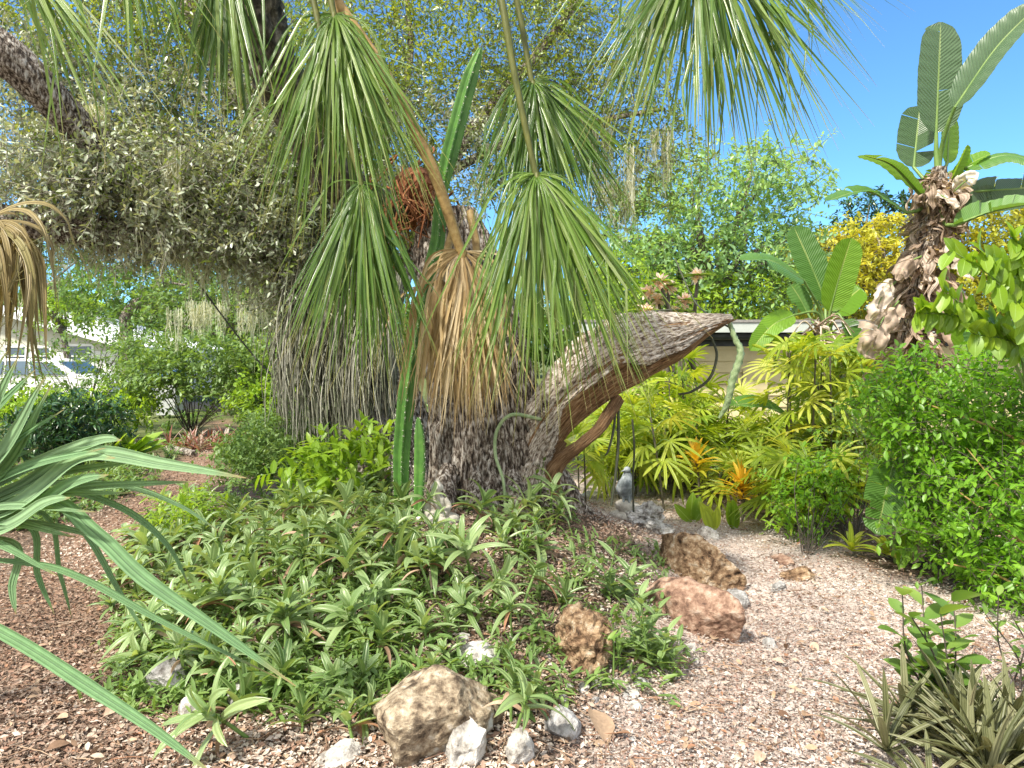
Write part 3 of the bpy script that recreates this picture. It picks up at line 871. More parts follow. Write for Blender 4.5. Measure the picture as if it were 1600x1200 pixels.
def buttress():
    mb = MB()
    for (a, b, c, r) in ((P(700, 730, 5.65), P(690, 780, 5.45), P(672, 812, 5.3), .10), (P(800, 740, 5.6), P(812, 790, 5.4), P(822, 822, 5.3), .09), (P(850, 750, 5.8), P(858, 790, 5.6), P(866, 820, 5.5), .10), (P(745, 740, 5.6), P(742, 790, 5.45), P(735, 820, 5.35), .09)):
        tube(mb, spline([a, b, c], 40), [r * .6, r, r * 1.1], 40, 0, None, bark_disp(1, 1.5, .09, a[0]))
    mb.build('root_flare', M['bark'], st)
    mb = MB()
    r = np.random.default_rng(4)
    for k in range(90):
        a = P(650 + r.normal() * 30, 300 + r.normal() * 22, 6.0 + r.normal() * .15)
        tube(mb, spline([a, a + r.normal(size=3) * .07 + [0, 0, -.1], a + r.normal(size=3) * .1 + [0, 0, -.3]], 8), [.012, .009, .004], 5, 0)
    ball(mb, P(650, 310, 6.25), (.24, .2, .28), 24, 16)
    mb.build('root_mass', M['fibre'], st)['label'] = 'red brown fibrous root mass in the broken top'
    mb = MB()
    tube(mb, spline([P(845, 655, 5.72), P(800, 648, 5.55), P(777, 672, 5.52), P(774, 710, 5.5), P(786, 750, 5.42), P(790, 795, 5.38)], 60), [.015, .014, .012], 8)
    mb.build('aerial_root', M['vinegreen'], st)
buttress()
# ================================================================ LEANING OAK
gl = ground_at(590, 735)
oak = thing('oak_tree', 'huge leaning live oak behind the stump, its limbs loaded with grey ferns and leaves', 'tree', gl)
def oak_tree():
    mb = MB()
    D = 7.6
    p = [P(605, 790, D), P(600, 720, D), P(590, 650, D), P(575, 580, D), P(548, 510, D), P(505, 445, D), P(440, 402, D - .1), P(340, 378, D - .2), P(220, 372, D - .4), P(80, 355, D - .7), P(-90, 320, D - 1)]
    path = spline(p, 220)
    rr = np.interp(np.linspace(0, 1, 220), np.linspace(0, 1, 11), [.72, .58, .50, .46, .45, .40, .28, .20, .17, .15, .12])
    tube(mb, path, rr, 240, 0, None, bark_disp(1.1, 1.6, .06, 5))
    mb.build('trunk', M['bark'], oak)
    limbs = [
        ([P(545, 520, 7.6), P(515, 420, 7.7), P(455, 270, 7.8), P(350, 110, 8.0), P(250, -90, 8.2)], [.26, .2, .16, .13, .1]),
        ([P(430, 400, 7.5), P(330, 345, 7.4), P(230, 285, 7.2), P(130, 205, 6.7), P(70, 145, 6.4), P(10, 90, 6.2), P(-80, 30, 6.0)], [.15, .13, .14, .16, .17, .18, .2]),
        ([P(560, 560, 7.8), P(640, 400, 8.6), P(720, 230, 9.2), P(860, 60, 9.6), P(960, -90, 9.8)], [.22, .13, .09, .06, .04]),
        ([P(700, 270, 9.1), P(800, 220, 9.4), P(930, 190, 9.4), P(1040, 170, 9.2)], [.06, .05, .035, .02]),
        ([P(640, 400, 8.6), P(600, 250, 9.0), P(640, 100, 9.4), P(630, -60, 9.6)], [.07, .05, .04, .03]),
    ]
    for pts, r in limbs:
        mb = MB()
        path = spline(pts, 90)
        tube(mb, path, np.array(r), 60, 0, None, bark_disp(1.2, 1.6, .09, pts[0][0]))
        mb.build('limb', M['bark'], oak)
    # crown: grey foliage over the low limbs, yellow green leaves against the sky
    tp = leaf_tpl('oval', 4, .42, .12, .3)
    r = np.random.default_rng(17)
    def vol(px, py, Y, rx, ry, rd, n):
        s = Y / FPX
        return ell_points(n, P(px, py, Y), (rx * s, rd, ry * s), r, .25)
    mb = MB()
    O = np.vstack([vol(300, 315, 7.3, 270, 85, .8, 1700), vol(120, 290, 7.0, 180, 80, .8, 850), vol(480, 385, 7.3, 100, 110, .5, 900), vol(450, 280, 7.5, 150, 80, .7, 800), vol(330, 375, 7.2, 210, 36, .5, 650),
                   vol(70, 120, 7.4, 110, 90, .3, 380), vol(330, 190, 7.8, 240, 80, .8, 700), vol(620, 250, 8.8, 200, 120, .7, 500), vol(170, 230, 7.3, 130, 60, .4, 520)])
    twigs(mb, O, rand_dirs(len(O), .2, r), .22 + .25 * r.random(len(O)), 9, tp, .055, 0, 1, .0045, .1, .25, .35, r)
    mb.build('fern_mass', [M['greyleaf'], M['twig_grey']], oak)['label'] = 'grey ferns and pale leaves matted over the low limbs'
    mb = MB()
    O = np.vstack([vol(290, 270, 7.3, 280, 80, .8, 620), vol(460, 330, 7.3, 120, 120, .6, 260), vol(680, 130, 9.4, 330, 190, 1.0, 2000), vol(900, 150, 9.5, 170, 200, .8, 900), vol(420, 150, 8.2, 240, 170, .9, 1100), vol(200, 60, 7.8, 260, 130, .9, 950), vol(1000, 260, 9.2, 110, 100, .6, 260), vol(560, 330, 8.0, 160, 90, .6, 450)])
    twigs(mb, O, rand_dirs(len(O), .1, r), .25 + .3 * r.random(len(O)), 8, tp, .058, 0, 1, .004, .15, .3, .6, r)
    O = np.vstack([ell_points(620, (-2.9, 3.0, 6.3), (3.2, 2.6, .9), r, .3), ell_points(200, (0.6, 4.2, 6.6), (1.6, 1.6, .7), r, .3)])  # leaves out of view overhead, added to dapple the mound with shade
    twigs(mb, O, rand_dirs(len(O), .1, r), .3 + .3 * r.random(len(O)), 8, tp, .07, 0, 1, .004, .15, .3, .6, r)
    mb.build('crown', [M['oakleaf'], M['twig']], oak)
    mb = MB()
    O = np.vstack([vol(620, 60, 9.6, 160, 110, .6, 260), vol(740, 190, 9.6, 150, 110, .6, 240), vol(180, 30, 8.3, 220, 60, .6, 150), vol(900, 100, 9.9, 140, 130, .6, 160), vol(60, 200, 7.6, 80, 60, .5, 60)])
    twigs(mb, O, rand_dirs(len(O), .1, r), .2 + .25 * r.random(len(O)), 8, tp, .075, 0, 1, .004, .15, .3, .6, r)
    mb.build('young_leaves', [M['oakleaf_light'], M['twig']], oak)['label'] = 'yellow green young leaves lit against the sky'
oak_tree()

def moss():
    r = np.random.default_rng(23)
    spots = [(20, 345, 6.9, 150), (60, 360, 7, 150), (110, 365, 7, 90), (160, 372, 7.1, 80), (205, 375, 7.1, 60), (250, 378, 7.2, 70), (300, 385, 7.2, 110), (345, 385, 7.2, 120), (385, 395, 7.2, 100), (420, 405, 7.3, 170), (455, 425, 7.2, 170), (500, 460, 7.1, 90),
             (290, 490, 13, 60), (330, 488, 13, 55), (375, 485, 13, 60), (410, 480, 13, 50), (935, 215, 9.2, 130), (985, 250, 9.1, 120), (960, 300, 9.2, 90), (905, 180, 9.3, 120), (1030, 215, 9.1, 90), (240, 300, 6.9, 110), (140, 180, 6.9, 90), (270, 250, 6.8, 100)]
    for k, (px, py, Y, ln) in enumerate(spots):
        mb = MB(); s = Y / FPX
        base = P(px, py - 12, Y)
        for j in range(90):
            if j % 9 == 0: cc = np.array([r.normal() * 18 * s, r.normal() * .12, r.normal() * 6 * s]); cl = r.uniform(.35, 1.15)
            a = base + cc * .8 + np.array([r.normal() * 3.5 * s, r.normal() * .03, r.normal() * 2 * s])
            L = ln * s * cl * r.uniform(.5, 1.05)
            t = np.linspace(0, 1, 8)
            ph = r.random(3) * 6
            pth = np.stack([a[0] + .025 * np.sin(t * 7 + ph[0]) * t, a[1] + .025 * np.sin(t * 8 + ph[1]) * t, a[2] - L * t], -1)
            ribbon(mb, pth, (.004 + .010 * r.random()) * (1 - .7 * t) + .002, nrm(r.normal(size=3) * [1, 1, 0]), 0, 0, r.random())
            for q in range(5):
                i = r.integers(1, 7); o = pth[i]; e = o + r.normal(size=3) * [.03, .03, .02] + [0, 0, -.05]
                ribbon(mb, np.array([o, (o + e) / 2 + r.normal(size=3) * .008, e]), [.006, .005, .002], [1, 0, 0], 0, 0, r.random())
        o = mb.build('spanish_moss', M['moss'], base=base)
        where = 'far tree behind the bromeliads' if 12 <= k < 16 else ('thin twigs right of the palm fronds' if 16 <= k < 21 else 'grey fern covered limb at the left')
        tag(o, 'pale grey beard of moss hanging from the ' + where, 'moss', 'hanging moss on the ' + where)
moss()

M['litter_stem'] = chipmat('dry_stems', [(.10, .10, .065), (.22, .215, .16), (.38, .37, .31), (.19, .22, .12)])
def stem_thicket():
    r = np.random.default_rng(41)
    g = ground_at(520, 720)
    t = thing('hanging_stems', 'thicket of thin dry grey stems drooping along the left side of the leaning trunk', 'vine', g)
    mb = MB()
    for k in range(620):
        a = P(r.uniform(450, 630), r.uniform(395, 540), 7.15 + .15 * r.normal())
        b = P(a[0] / 7.15 * FPX + 800 - r.uniform(-8, 40), r.uniform(590, 710), 7.05 + .2 * r.normal())
        m = (a + b) / 2 + np.array([-.05 + .05 * r.normal(), -.10, .05 * r.normal()])
        tube(mb, spline([a, m, b], 12), [.007, .006, .003], 4, 0, rnd=r.random())
    mb.build('stem', M['litter_stem'], t)
stem_thicket()

# ================================================================ FAN PALM
crown_p = P(430, -190, 5.4)
palm = thing('fan_palm', 'fan palm with dark leaning trunk and long drooping fronds across the top', 'palm', P(640, 330, 6.15))
def palm_trunk():
    mb = MB()
    path = spline([P(640, 330, 6.2), P(575, 315, 6.15), P(522, 275, 6.0), P(468, 180, 5.8), P(415, 70, 5.6), P(400, -50, 5.45), crown_p], 120)
    def d(a, L, r):
        q = np.stack([a * 2.2, L * 7, 0 * a], -1)
        return r * (.30 * (vnoise(q) - .5) + .20 * (vnoise(q * 3.1) - .5)) + .10 * r * np.abs(np.sin(L * 24 + a * 1.5))
    tube(mb, path, [.13, .15, .17, .175, .18, .17, .15], 64, 0, None, d)
    mb.build('trunk', M['bark_dark'], palm)
palm_trunk()

def frond(hub, axis, normal, n, L, spread, th, w, mat, pet, petr, seed, petmat='petiole', tau=(.04, .26), parent=None, name='frond', label=None, yoff=-.12, ysd=.14, rv=(0, 1)):
    """fan blade at hub: n pleated segments leave the hub over +-spread, turn over and hang; th = (mean, half range) of the hanging angle from vertical"""
    r = np.random.default_rng(seed)
    axis = nrm(axis); normal = nrm(np.asarray(normal, float) - np.dot(normal, axis) * axis)
    side = np.cross(axis, normal)
    if side[0] < 0: side = -side
    mb = MB()
    m = 22
    t = np.linspace(0, 1, m)
    dang = 2 * spread / n
    for i in range(n):
        q = -1 + 2 * (i + .5) / n
        a = spread * np.sign(q) * abs(q) ** 1.2 + r.normal() * .08
        l = L * (.74 + .26 * math.cos(min(abs(a) * .55, 1.4))) * (r.uniform(.78, 1.1) if r.random() < .75 else r.uniform(.5, .8))
        if r.random() > .28: a = (th[0] * .5 + th[1] * q) * 1.25 + r.normal() * .12
        d0 = nrm(math.cos(a) * axis + math.sin(a) * side + normal * (.15 + r.normal() * .12))
        an = th[0] + th[1] * q + r.normal() * .09
        df = nrm([math.sin(an), yoff + r.normal() * ysd, -math.cos(an)])
        ta = r.uniform(*tau) * (1 + .4 * abs(q))
        kink = r.uniform(.3, .75) if r.random() < .22 else 2.0
        kd = nrm(df * .35 + r.normal(size=3) * .25 + [0, 0, -.8])
        pth = [np.asarray(hub, float)]
        for k in range(m - 1):
            tk = (k + .5) / (m - 1)
            sm = float(smooth(tk / ta))
            d = d0 * (1 - sm) + df * sm
            if tk > kink: d = kd
            d = nrm(d + np.array([0, 0, -.35 * max(0, tk - .5)]) + r.normal(size=3) * .02)
            pth.append(pth[-1] + d * l / (m - 1))
        pth = np.array(pth)
        wf = np.minimum(w * r.uniform(.55, 1.0), 1.25 * t * l * dang + .008)
        tap = np.where(t > .4, np.clip(1 - (t - .4) / .6, 0, 1) ** 1.1, 1.0)
        wf = wf * tap + .0015
        # sideways direction in the blade surface
        tn = nrm(np.gradient(pth, axis=0))
        s0 = nrm(np.cross(d0, normal) + r.normal(size=3) * .22)
        ribbon(mb, pth, wf, s0, fold=.35 + .2 * r.random(), mat=0, rnd=rv[0] + (rv[1] - rv[0]) * r.random() ** (1.7 if mat == 'palm' else 1.0), up=normal)
        if r.random() < .35:   # fibre thread
            q = pth[m // 2]
            fib = np.array([q, q + r.normal(size=3) * .05 + [0, 0, -.06], q + r.normal(size=3) * .07 + [0, 0, -.16]])
            ribbon(mb, spline(fib, 7), np.full(7, .0022), [1, 0, 0], 0, 0, 1.0)
    b = mb.build(name, M[mat], parent)
    if label: b['label'] = label
    if pet is not None:
        mb = MB()
        path = spline(list(pet) + [np.asarray(hub)], 40)
        half = lambda a: 1 - .25 * np.cos(a)
        tube(mb, path, petr, 12, 0, half)
        # costa: the petiole runs on into the blade
        tube(mb, spline([np.asarray(hub), np.asarray(hub) + axis * .10 * L + np.array([0, 0, -.02 * L]), np.asarray(hub) + axis * .18 * L + np.array([0, 0, -.10 * L])], 10), [petr[-1], petr[-1] * .5, .002], 8, 0)
        mb.build('petiole', M[petmat], b)
    return b

def fronds():
    C1 = crown_p + [.1, 0, .1]
    UPF = (0, -.8, .6)
    h = P(565, 286, 4.75)
    frond(h, (.06, -.28, -.8), UPF, 150, 1.42, 1.9, (-.02, .42), .027, 'palm', [crown_p, P(455, -190, 5.2), P(486, -20, 4.95), P(520, 130, 4.85), P(546, 220, 4.8)], [.04, .03, .021, .02, .017], 1, parent=palm)
    h = P(722, 392, 5.05)
    frond(h, (.05, -.15, -1), (0, -1, .1), 140, 1.25, 1.7, (.0, .2), .032, 'palm_dead', [crown_p, P(470, -120, 5.2), P(520, -10, 5.1), P(600, 110, 5.05), P(672, 250, 5.0)], [.065, .05, .047, .045, .036], 2, 'petiole_tan', parent=palm, tau=(.15, .5), label='dead straw coloured frond hanging against the stump')
    h = P(742, 430, 5.2)
    frond(h, (.05, -.15, -1), (0, -1, .1), 120, 1.05, 1.6, (.05, .22), .030, 'palm_dead', [P(735, 330, 5.45), P(745, 385, 5.3)], [.03, .03, .025], 22, 'petiole_tan', parent=palm, tau=(.12, .45), label='second dead frond, paler and shredded, hanging behind the first')
    h = P(690, 440, 5.3)
    frond(h, (.0, -.15, -1), (0, -1, .1), 90, 1.0, 1.5, (-.02, .15), .026, 'palm_dead', [P(712, 350, 5.5), P(698, 400, 5.4)], [.03, .03, .025], 23, 'petiole_tan', parent=palm, tau=(.12, .45), label='dry frond hanging over the left of the stump')
    h = P(838, 272, 4.4)
    frond(h, (.12, -.32, -.7), UPF, 185, 1.58, 1.9, (.12, .52), .028, 'palm', [C1, P(620, -260, 4.9), P(740, -140, 4.6), P(782, -10, 4.45), P(806, 120, 4.42)], [.045, .034, .026, .023, .02], 3, parent=palm)
    h = P(832, 128, 5.0)
    frond(h, (.2, -.3, -.7), UPF, 140, 1.38, 1.9, (.18, .58), .028, 'palm', [C1, P(640, -280, 5.2), P(765, -150, 5.1), P(806, -10, 5.05)], [.045, .034, .022, .02], 4, parent=palm)
    h = P(522, 22, 4.95)
    frond(h, (.08, -.3, -.8), UPF, 190, 1.76, 1.9, (.08, .46), .028, 'palm', [crown_p, P(460, -160, 5.1), P(505, -60, 5.0)], [.04, .03, .022], 5, parent=palm)
    h = P(352, -95, 5.0)
    frond(h, (.06, -.25, -.9), UPF, 56, 1.50, 1.5, (.05, .24), .042, 'palm', [crown_p, P(390, -200, 5.2)], [.04, .025], 7, parent=palm)
    h = P(0, -115, 4.6)
    frond(h, (.62, -.2, -.75), (.2, -.8, .5), 26, 1.85, .6, (.54, .14), .030, 'palm', [crown_p, P(300, -300, 5.1), P(120, -240, 4.8)], [.045, .03, .022], 8, parent=palm, ysd=.06)
    h = P(190, -150, 4.7)
    frond(h, (.25, -.2, -.8), (.1, -.8, .5), 26, 1.40, .6, (.42, .35), .038, 'palm', [crown_p, P(340, -280, 5.1)], [.045, .022], 9, parent=palm)
    h = P(1090, -85, 4.2)
    frond(h, (.06, -.25, -.85), UPF, 170, 1.5, 1.7, (.06, .72), .031, 'palm', [C1, P(650, -420, 5.0), P(900, -330, 4.6), P(1040, -180, 4.3)], [.045, .035, .027, .022], 10, parent=palm, tau=(.2, .5))
    h = P(1170, -75, 4.25)
    frond(h, (.75, -.2, -.55), (.1, -.8, .5), 34, 1.0, 1.0, (.72, .38), .022, 'palm', [C1, P(700, -440, 5.0), P(960, -340, 4.6), P(1110, -190, 4.35)], [.045, .035, .027, .022], 11, parent=palm, tau=(.2, .6))
fronds()

# ================================================================ NEAR PALMS AT THE LEFT EDGE
def near_palm():
    hub = P(-130, 830, 1.9)
    base = np.array([hub[0] - .25, 1.9, float(hgt(hub[0] - .25, 1.9))])
    t = thing('young_fan_palm', 'young blue green fan palm with stiff pleated leaves at the left edge', 'palm', base)
    mb = MB()
    segs = [  # px points, width px, depth
        ([(-130, 830), (-30, 690), (30, 556)], 46, 1.75), ([(-130, 830), (0, 720), (72, 588)], 46, 1.75), ([(-130, 830), (5, 740), (82, 600)], 34, 1.8),
        ([(-130, 830), (-60, 690), (-5, 540)], 44, 1.75),
        ([(-130, 830), (40, 735), (150, 692), (190, 688)], 34, 1.85), ([(-130, 830), (20, 770), (130, 712), (260, 728), (385, 747)], 38, 1.8), ([(-130, 840), (20, 795), (120, 722), (180, 716)], 44, 1.75),
        ([(-130, 840), (20, 815), (110, 760), (170, 742)], 40, 1.75), ([(-130, 850), (0, 830), (70, 790), (110, 778)], 40, 1.7),
        ([(-130, 840), (60, 780), (150, 835), (225, 905), (340, 985), (462, 1072)], 34, 1.6), ([(-130, 870), (40, 880), (130, 905), (260, 975), (440, 1062)], 16, 1.7),
        ([(-160, 900), (-60, 955), (40, 1010), (130, 1068), (240, 1140), (340, 1215)], 34, 1.3),
        ([(-130, 840), (60, 790), (130, 830), (190, 930), (240, 1010)], 13, 1.9), ([(-130, 840), (60, 800), (95, 900), (112, 965)], 10, 1.95), ([(-130, 840), (40, 820), (60, 900), (85, 960)], 14, 1.9), ([(-130, 840), (20, 850), (20, 920), (25, 960)], 18, 1.85),
        ([(-130, 840), (60, 770), (180, 790), (260, 850), (300, 925)], 14, 2.0), ([(-130, 840), (60, 760), (190, 760), (280, 790), (345, 832)], 12, 2.0)]
    rs = np.random.default_rng(12)
    segs = [(p, w * .8, Y) for p, w, Y in segs]
    for tx, ty, w in ((55, 578, 26), (12, 548, 30), (100, 640, 20), (165, 700, 22), (230, 718, 20), (210, 770, 16), (150, 800, 16), (120, 840, 18), (200, 850, 14), (90, 900, 14), (310, 752, 18), (60, 700, 26)):
        segs.append(([(-130, 840), ((tx - 130) / 2 + rs.normal() * 8, (ty + 840) / 2 - 26), (tx, ty)], w, 1.75 + .12 * rs.random()))
    for k, (pts, w, Y) in enumerate(segs):
        n = 26
        pth = spline([P(x, y, Y + (1.9 - Y) * (1 - i / (len(pts) - 1)) * 1.0) for i, (x, y) in enumerate(pts)], n)
        tt = np.linspace(0, 1, n)
        ww = w * Y / FPX * np.interp(tt, [0, .3, .6, .85, 1], [.4, 1, 1, .55, .05])
        tn = nrm(np.gradient(pth, axis=0))
        sd = np.cross(tn, np.array([0.15, -.75, .65]))
        ribbon(mb, pth, ww, sd, fold=.45, mat=0, rnd=RNG.random(), up=np.array([0, -.6, .8]))
    mb.build('frond', M['palm_blue'], t)
    mb = MB()
    tube(mb, spline([base + [0, 0, -.05], base + [.05, .02, .5], hub], 20), [.05, .04, .02], 12)
    mb.build('petiole', M['petiole'], t)
near_palm()
def dead_frond():
    hub = P(-30, 350, 2.3)
    base = np.array([hub[0] - 1.7, 2.2, float(hgt(hub[0] - 1.7, 2.2))])
    t = thing('dead_fan_palm', 'dead brown folded palm frond hanging at the upper left edge', 'palm', base)
    frond(hub, (.6, -.1, -.1), (0, -.8, .6), 34, .62, 1.0, (.06, .12), .034, 'palm_brown', [base + np.array([0, 0, 1.5]), base + np.array([.1, 0, 2.3]), hub + np.array([-.35, .05, .12])], [.06, .04, .02], 12, 'petiole_tan', parent=t, tau=(.25, .7))
    mb = MB()
    tube(mb, spline([base + [0, 0, -.1], base + [0, 0, .8], base + [0, 0, 1.6]], 30), [.16, .14, .13], 40, 0, None, bark_disp(1, 2, .08, 3))
    mb.build('trunk', M['bark_dark'], t)
dead_frond()

# ================================================================ CACTI AND CLIMBERS
def cactus(px, py, pts, radii, ribs, label, Y, seed):
    g = ground_at(px, py)
    t = thing('column_cactus', label, 'cactus', g)
    path = spline([P(x, y, Y + dy) for x, y, dy in pts], 150)
    path[0] = g - [0, 0, .03]
    rr = lerp_list(radii, 150)
    prof = lambda a: 1 - .42 * (.5 - .5 * np.cos(a * ribs)) ** .7
    mb = MB()
    tube(mb, path, rr, ribs * 10, 0, prof)
    mb.build('stem', M['cactus'], t)
    fr = frames(path)
    mb = MB(); r = np.random.default_rng(seed)
    L = np.concatenate([[0], np.cumsum(np.linalg.norm(np.diff(path, axis=0), axis=1))])
    O = []; D = []
    for k in range(ribs):
        a = 2 * pi * k / ribs
        for s in np.arange(.03, L[-1], .034):
            i = int(np.searchsorted(L, s)); i = min(i, 149)
            d = math.cos(a) * fr[1][i] + math.sin(a) * fr[2][i]
            for q in range(4):
                O.append(path[i] + d * rr[i] * .98); D.append(d + r.normal(size=3) * .7)
    Dn = np.array(D); On = np.array(O)
    scatter(mb, leaf_tpl('oval', 3, 1.0, 0, 0), (On + Dn * .002)[::4] - rand_dirs(len(On[::4]), 0, r) * .006, rand_dirs(len(On[::4]), 0, r), Dn[::4], r.uniform(.006, .012, len(On[::4])), r.random(len(On[::4])))
    tp = leaf_tpl('rhomb', 2, .16, 0, 0)
    scatter(mb, tp, np.array(O), np.array(D), rand_dirs(len(O), 0, r), r.uniform(.018, .036, len(O)), r.random(len(O)))
    mb.build('spine', M['spine'], t)['kind'] = 'stuff'
cactus(627, 795, [(627, 800, 0), (628, 700, 0), (640, 580, 0), (655, 500, .05), (668, 440, .05), (683, 380, .1), (688, 320, .1), (698, 262, .1), (712, 205, .1), (732, 130, .1), (748, 84, .1), (752, 74, .1)], [.06, .075, .078, .062, .054, .068, .062, .05, .078, .078, .07, .03, .004], 6, 'tall thin green column cactus rising in front of the stump', 5.45, 3)
cactus(652, 825, [(652, 828, 0), (655, 760, 0), (656, 700, 0), (654, 660, 0), (652, 652, 0)], [.035, .045, .05, .045, .02, .003], 4, 'short ribbed cactus standing just right of the tall column cactus', 5.0, 5)

def climber(pts, rad, mat, label, name='vine', sides=7, nub=False):
    path = spline([P(*p) for p in pts], 60)
    mb = MB()
    d = (lambda a, L, r: r * .35 * np.sin(L * 90) * np.cos(a * 3)) if nub else None
    tube(mb, path, rad, sides, 0, None, d)
    o = mb.build(name, M[mat], base=path[-1])
    return tag(o, label, 'vine')
climber([(1138, 500, 5.85), (1148, 528, 5.82), (1157, 552, 5.8), (1145, 592, 5.8), (1136, 630, 5.82), (1124, 653, 5.85)], [.018, .022, .028, .03, .024, .012], 'vinegreen', 'pale green knobbly climbing cactus hanging from the tip of the broken limb', 'climbing_cactus', 9, True)
climber([(1112, 528, 5.9), (1120, 556, 5.85), (1108, 592, 5.85), (1080, 612, 5.9), (1060, 616, 5.95)], [.011, .012, .012, .008], 'vinedark', 'dark looping stem hooked under the tip of the broken limb')
climber([(966, 628, 5.8), (966, 690, 5.75), (962, 740, 5.7), (955, 790, 5.65)], [.012, .013, .012, .01], 'vinedark', 'dark stem hanging straight down from the middle of the limb, left one')
climber([(988, 655, 6.6), (991, 700, 6.6), (989, 750, 6.6), (990, 800, 6.55)], [.010, .010, .009, .009], 'vinedark', 'thin upright dark stem rising beside the bird statue')
climber([(962, 640, 5.8), (958, 675, 5.75), (950, 705, 5.7), (945, 712, 5.7)], [.011, .011, .009, .006], 'vinedark', 'short dark curved stem end hanging left of the straight stem')
climber([(1055, 405, 8.5), (1085, 470, 7.5), (1120, 500, 6.2), (1137, 510, 5.9)], [.008, .008, .008, .008], 'vinedark', 'thin straight stem crossing above the tip of the broken limb')
climber([(285, 405, 9.0), (330, 470, 9.0), (400, 560, 8.8), (480, 640, 8.5)], [.011, .011, .01, .01], 'vinedark', 'long thin slanting stem left of the leaning trunk')
climber([(985, 500, 6.0), (1010, 488, 5.95), (1060, 483, 5.9)], [.010, .012, .006], 'vinedark', 'short dark root curling on top of the broken limb')

# ================================================================ GARDEN STATUES
def remesh(o, vox):
    m = o.modifiers.new('remesh', 'REMESH'); m.mode = 'VOXEL'; m.voxel_size = vox; m.use_smooth_shade = True
    s = o.modifiers.new('smooth', 'SMOOTH'); s.iterations = 4
def figurine():
    g = ground_at(683, 800)
    Y = 5.05
    mb = MB()
    hd = P(683, 761, Y)
    s = 1.0
    ball(mb, hd, (.038, .040, .046)); ball(mb, hd + [0, 0, .046], (.018, .018, .014))
    ball(mb, hd + [0, -.040, -.006], (.009, .012, .010), 8, 6)
    for k in (-1, 1):
        ball(mb, hd + [k * .039, .004, -.006], (.009, .012, .024), 8, 6)
        tube(mb, spline([hd + [k * .05, 0, -.085], hd + [k * .085, -.01, -.14], hd + [k * .05, -.07, -.185], hd + [0, -.085, -.19]], 16), [.026, .024, .020, .018], 10)
        tube(mb, spline([hd + [k * .03, 0, -.21], hd + [k * .13, -.03, -.225], hd + [k * .08, -.10, -.23], hd + [-k * .03, -.11, -.225]], 16), [.045, .042, .034, .022], 10)
    tube(mb, [hd + [0, 0, -.03], hd + [0, 0, -.07]], [.026, .034], 12)
    ball(mb, hd + [0, .005, -.125], (.066, .046, .075)); ball(mb, hd + [0, 0, -.20], (.072, .056, .055))
    ball(mb, hd + [0, -.03, -.255], (.14, .11, .022))
    base = np.array([g[0], Y, hd[2] - .275])
    mb.add(*_box_vf(base + [-.12, -.09, -.06], base + [.12, .09, .01]))
    o = mb.build('figurine', M['concrete'], base=base)
    remesh(o, .006)
    tag(o, 'small pale stone figurine of a seated bald man at the foot of the stump', 'figurine')
def _box_vf(lo, hi):
    q = MB(); box(q, lo, hi); return q.V[0], q.F[0][0]
figurine()
def bird():
    Y = 6.75
    M['statue_grey'] = noisemat('grey_statue_stone', [(.3, (.07, .08, .085)), (.5, (.22, .25, .26)), (.7, (.5, .54, .56))], scale=14, bump=.3, dist=.006, rough=.7)
    c = P(978, 756, Y)
    base = P(976, 790, Y)
    mb = MB()
    # upright perched bird, head turned to the left
    tube(mb, spline([c + [.0, .02, -.14], c + [-.005, 0, -.07], c + [0, -.01, .0], c + [.012, 0, .065], c + [.015, -.01, .11]], 24), [.03, .062, .072, .052, .034], 18)
    ball(mb, c + [.010, -.012, .135], (.036, .040, .034))
    tube(mb, [c + [-.015, -.03, .135], c + [-.062, -.05, .125]], [.013, .003], 8)
    tube(mb, spline([c + [.03, .03, .04], c + [.05, .05, -.05], c + [.045, .06, -.15], c + [.03, .07, -.21]], 14), [.03, .045, .03, .012], 10)
    tube(mb, spline([c + [-.04, .01, .03], c + [-.06, .02, -.05], c + [-.035, .05, -.14]], 14), [.025, .036, .012], 10)
    for k in (-1, 1): tube(mb, [c + [k * .025, -.01, -.11], c + [k * .028, -.03, -.175]], [.016, .012], 8)
    o = mb.build('bird_statue', M['statue_grey'], base=base + [0, 0, .03])
    remesh(o, .006)
    tag(o, 'grey stone bird statue perched on a pale stone block', 'statue')
    mb = MB()
    rock_mesh(mb, base + [0, .02, -.02], (.10, .09, .075), 8, .12, 6, 0, 0, 4)
    rock_mesh(mb, base + [-.02, .0, -.10], (.13, .11, .06), 9, .12, 6, 0, 0, 4)
    tag(mb.build('stone_base', M['concrete'], base=base + [0, 0, -.15]), 'pale lumpy stone block under the grey bird statue', 'stone')
bird()
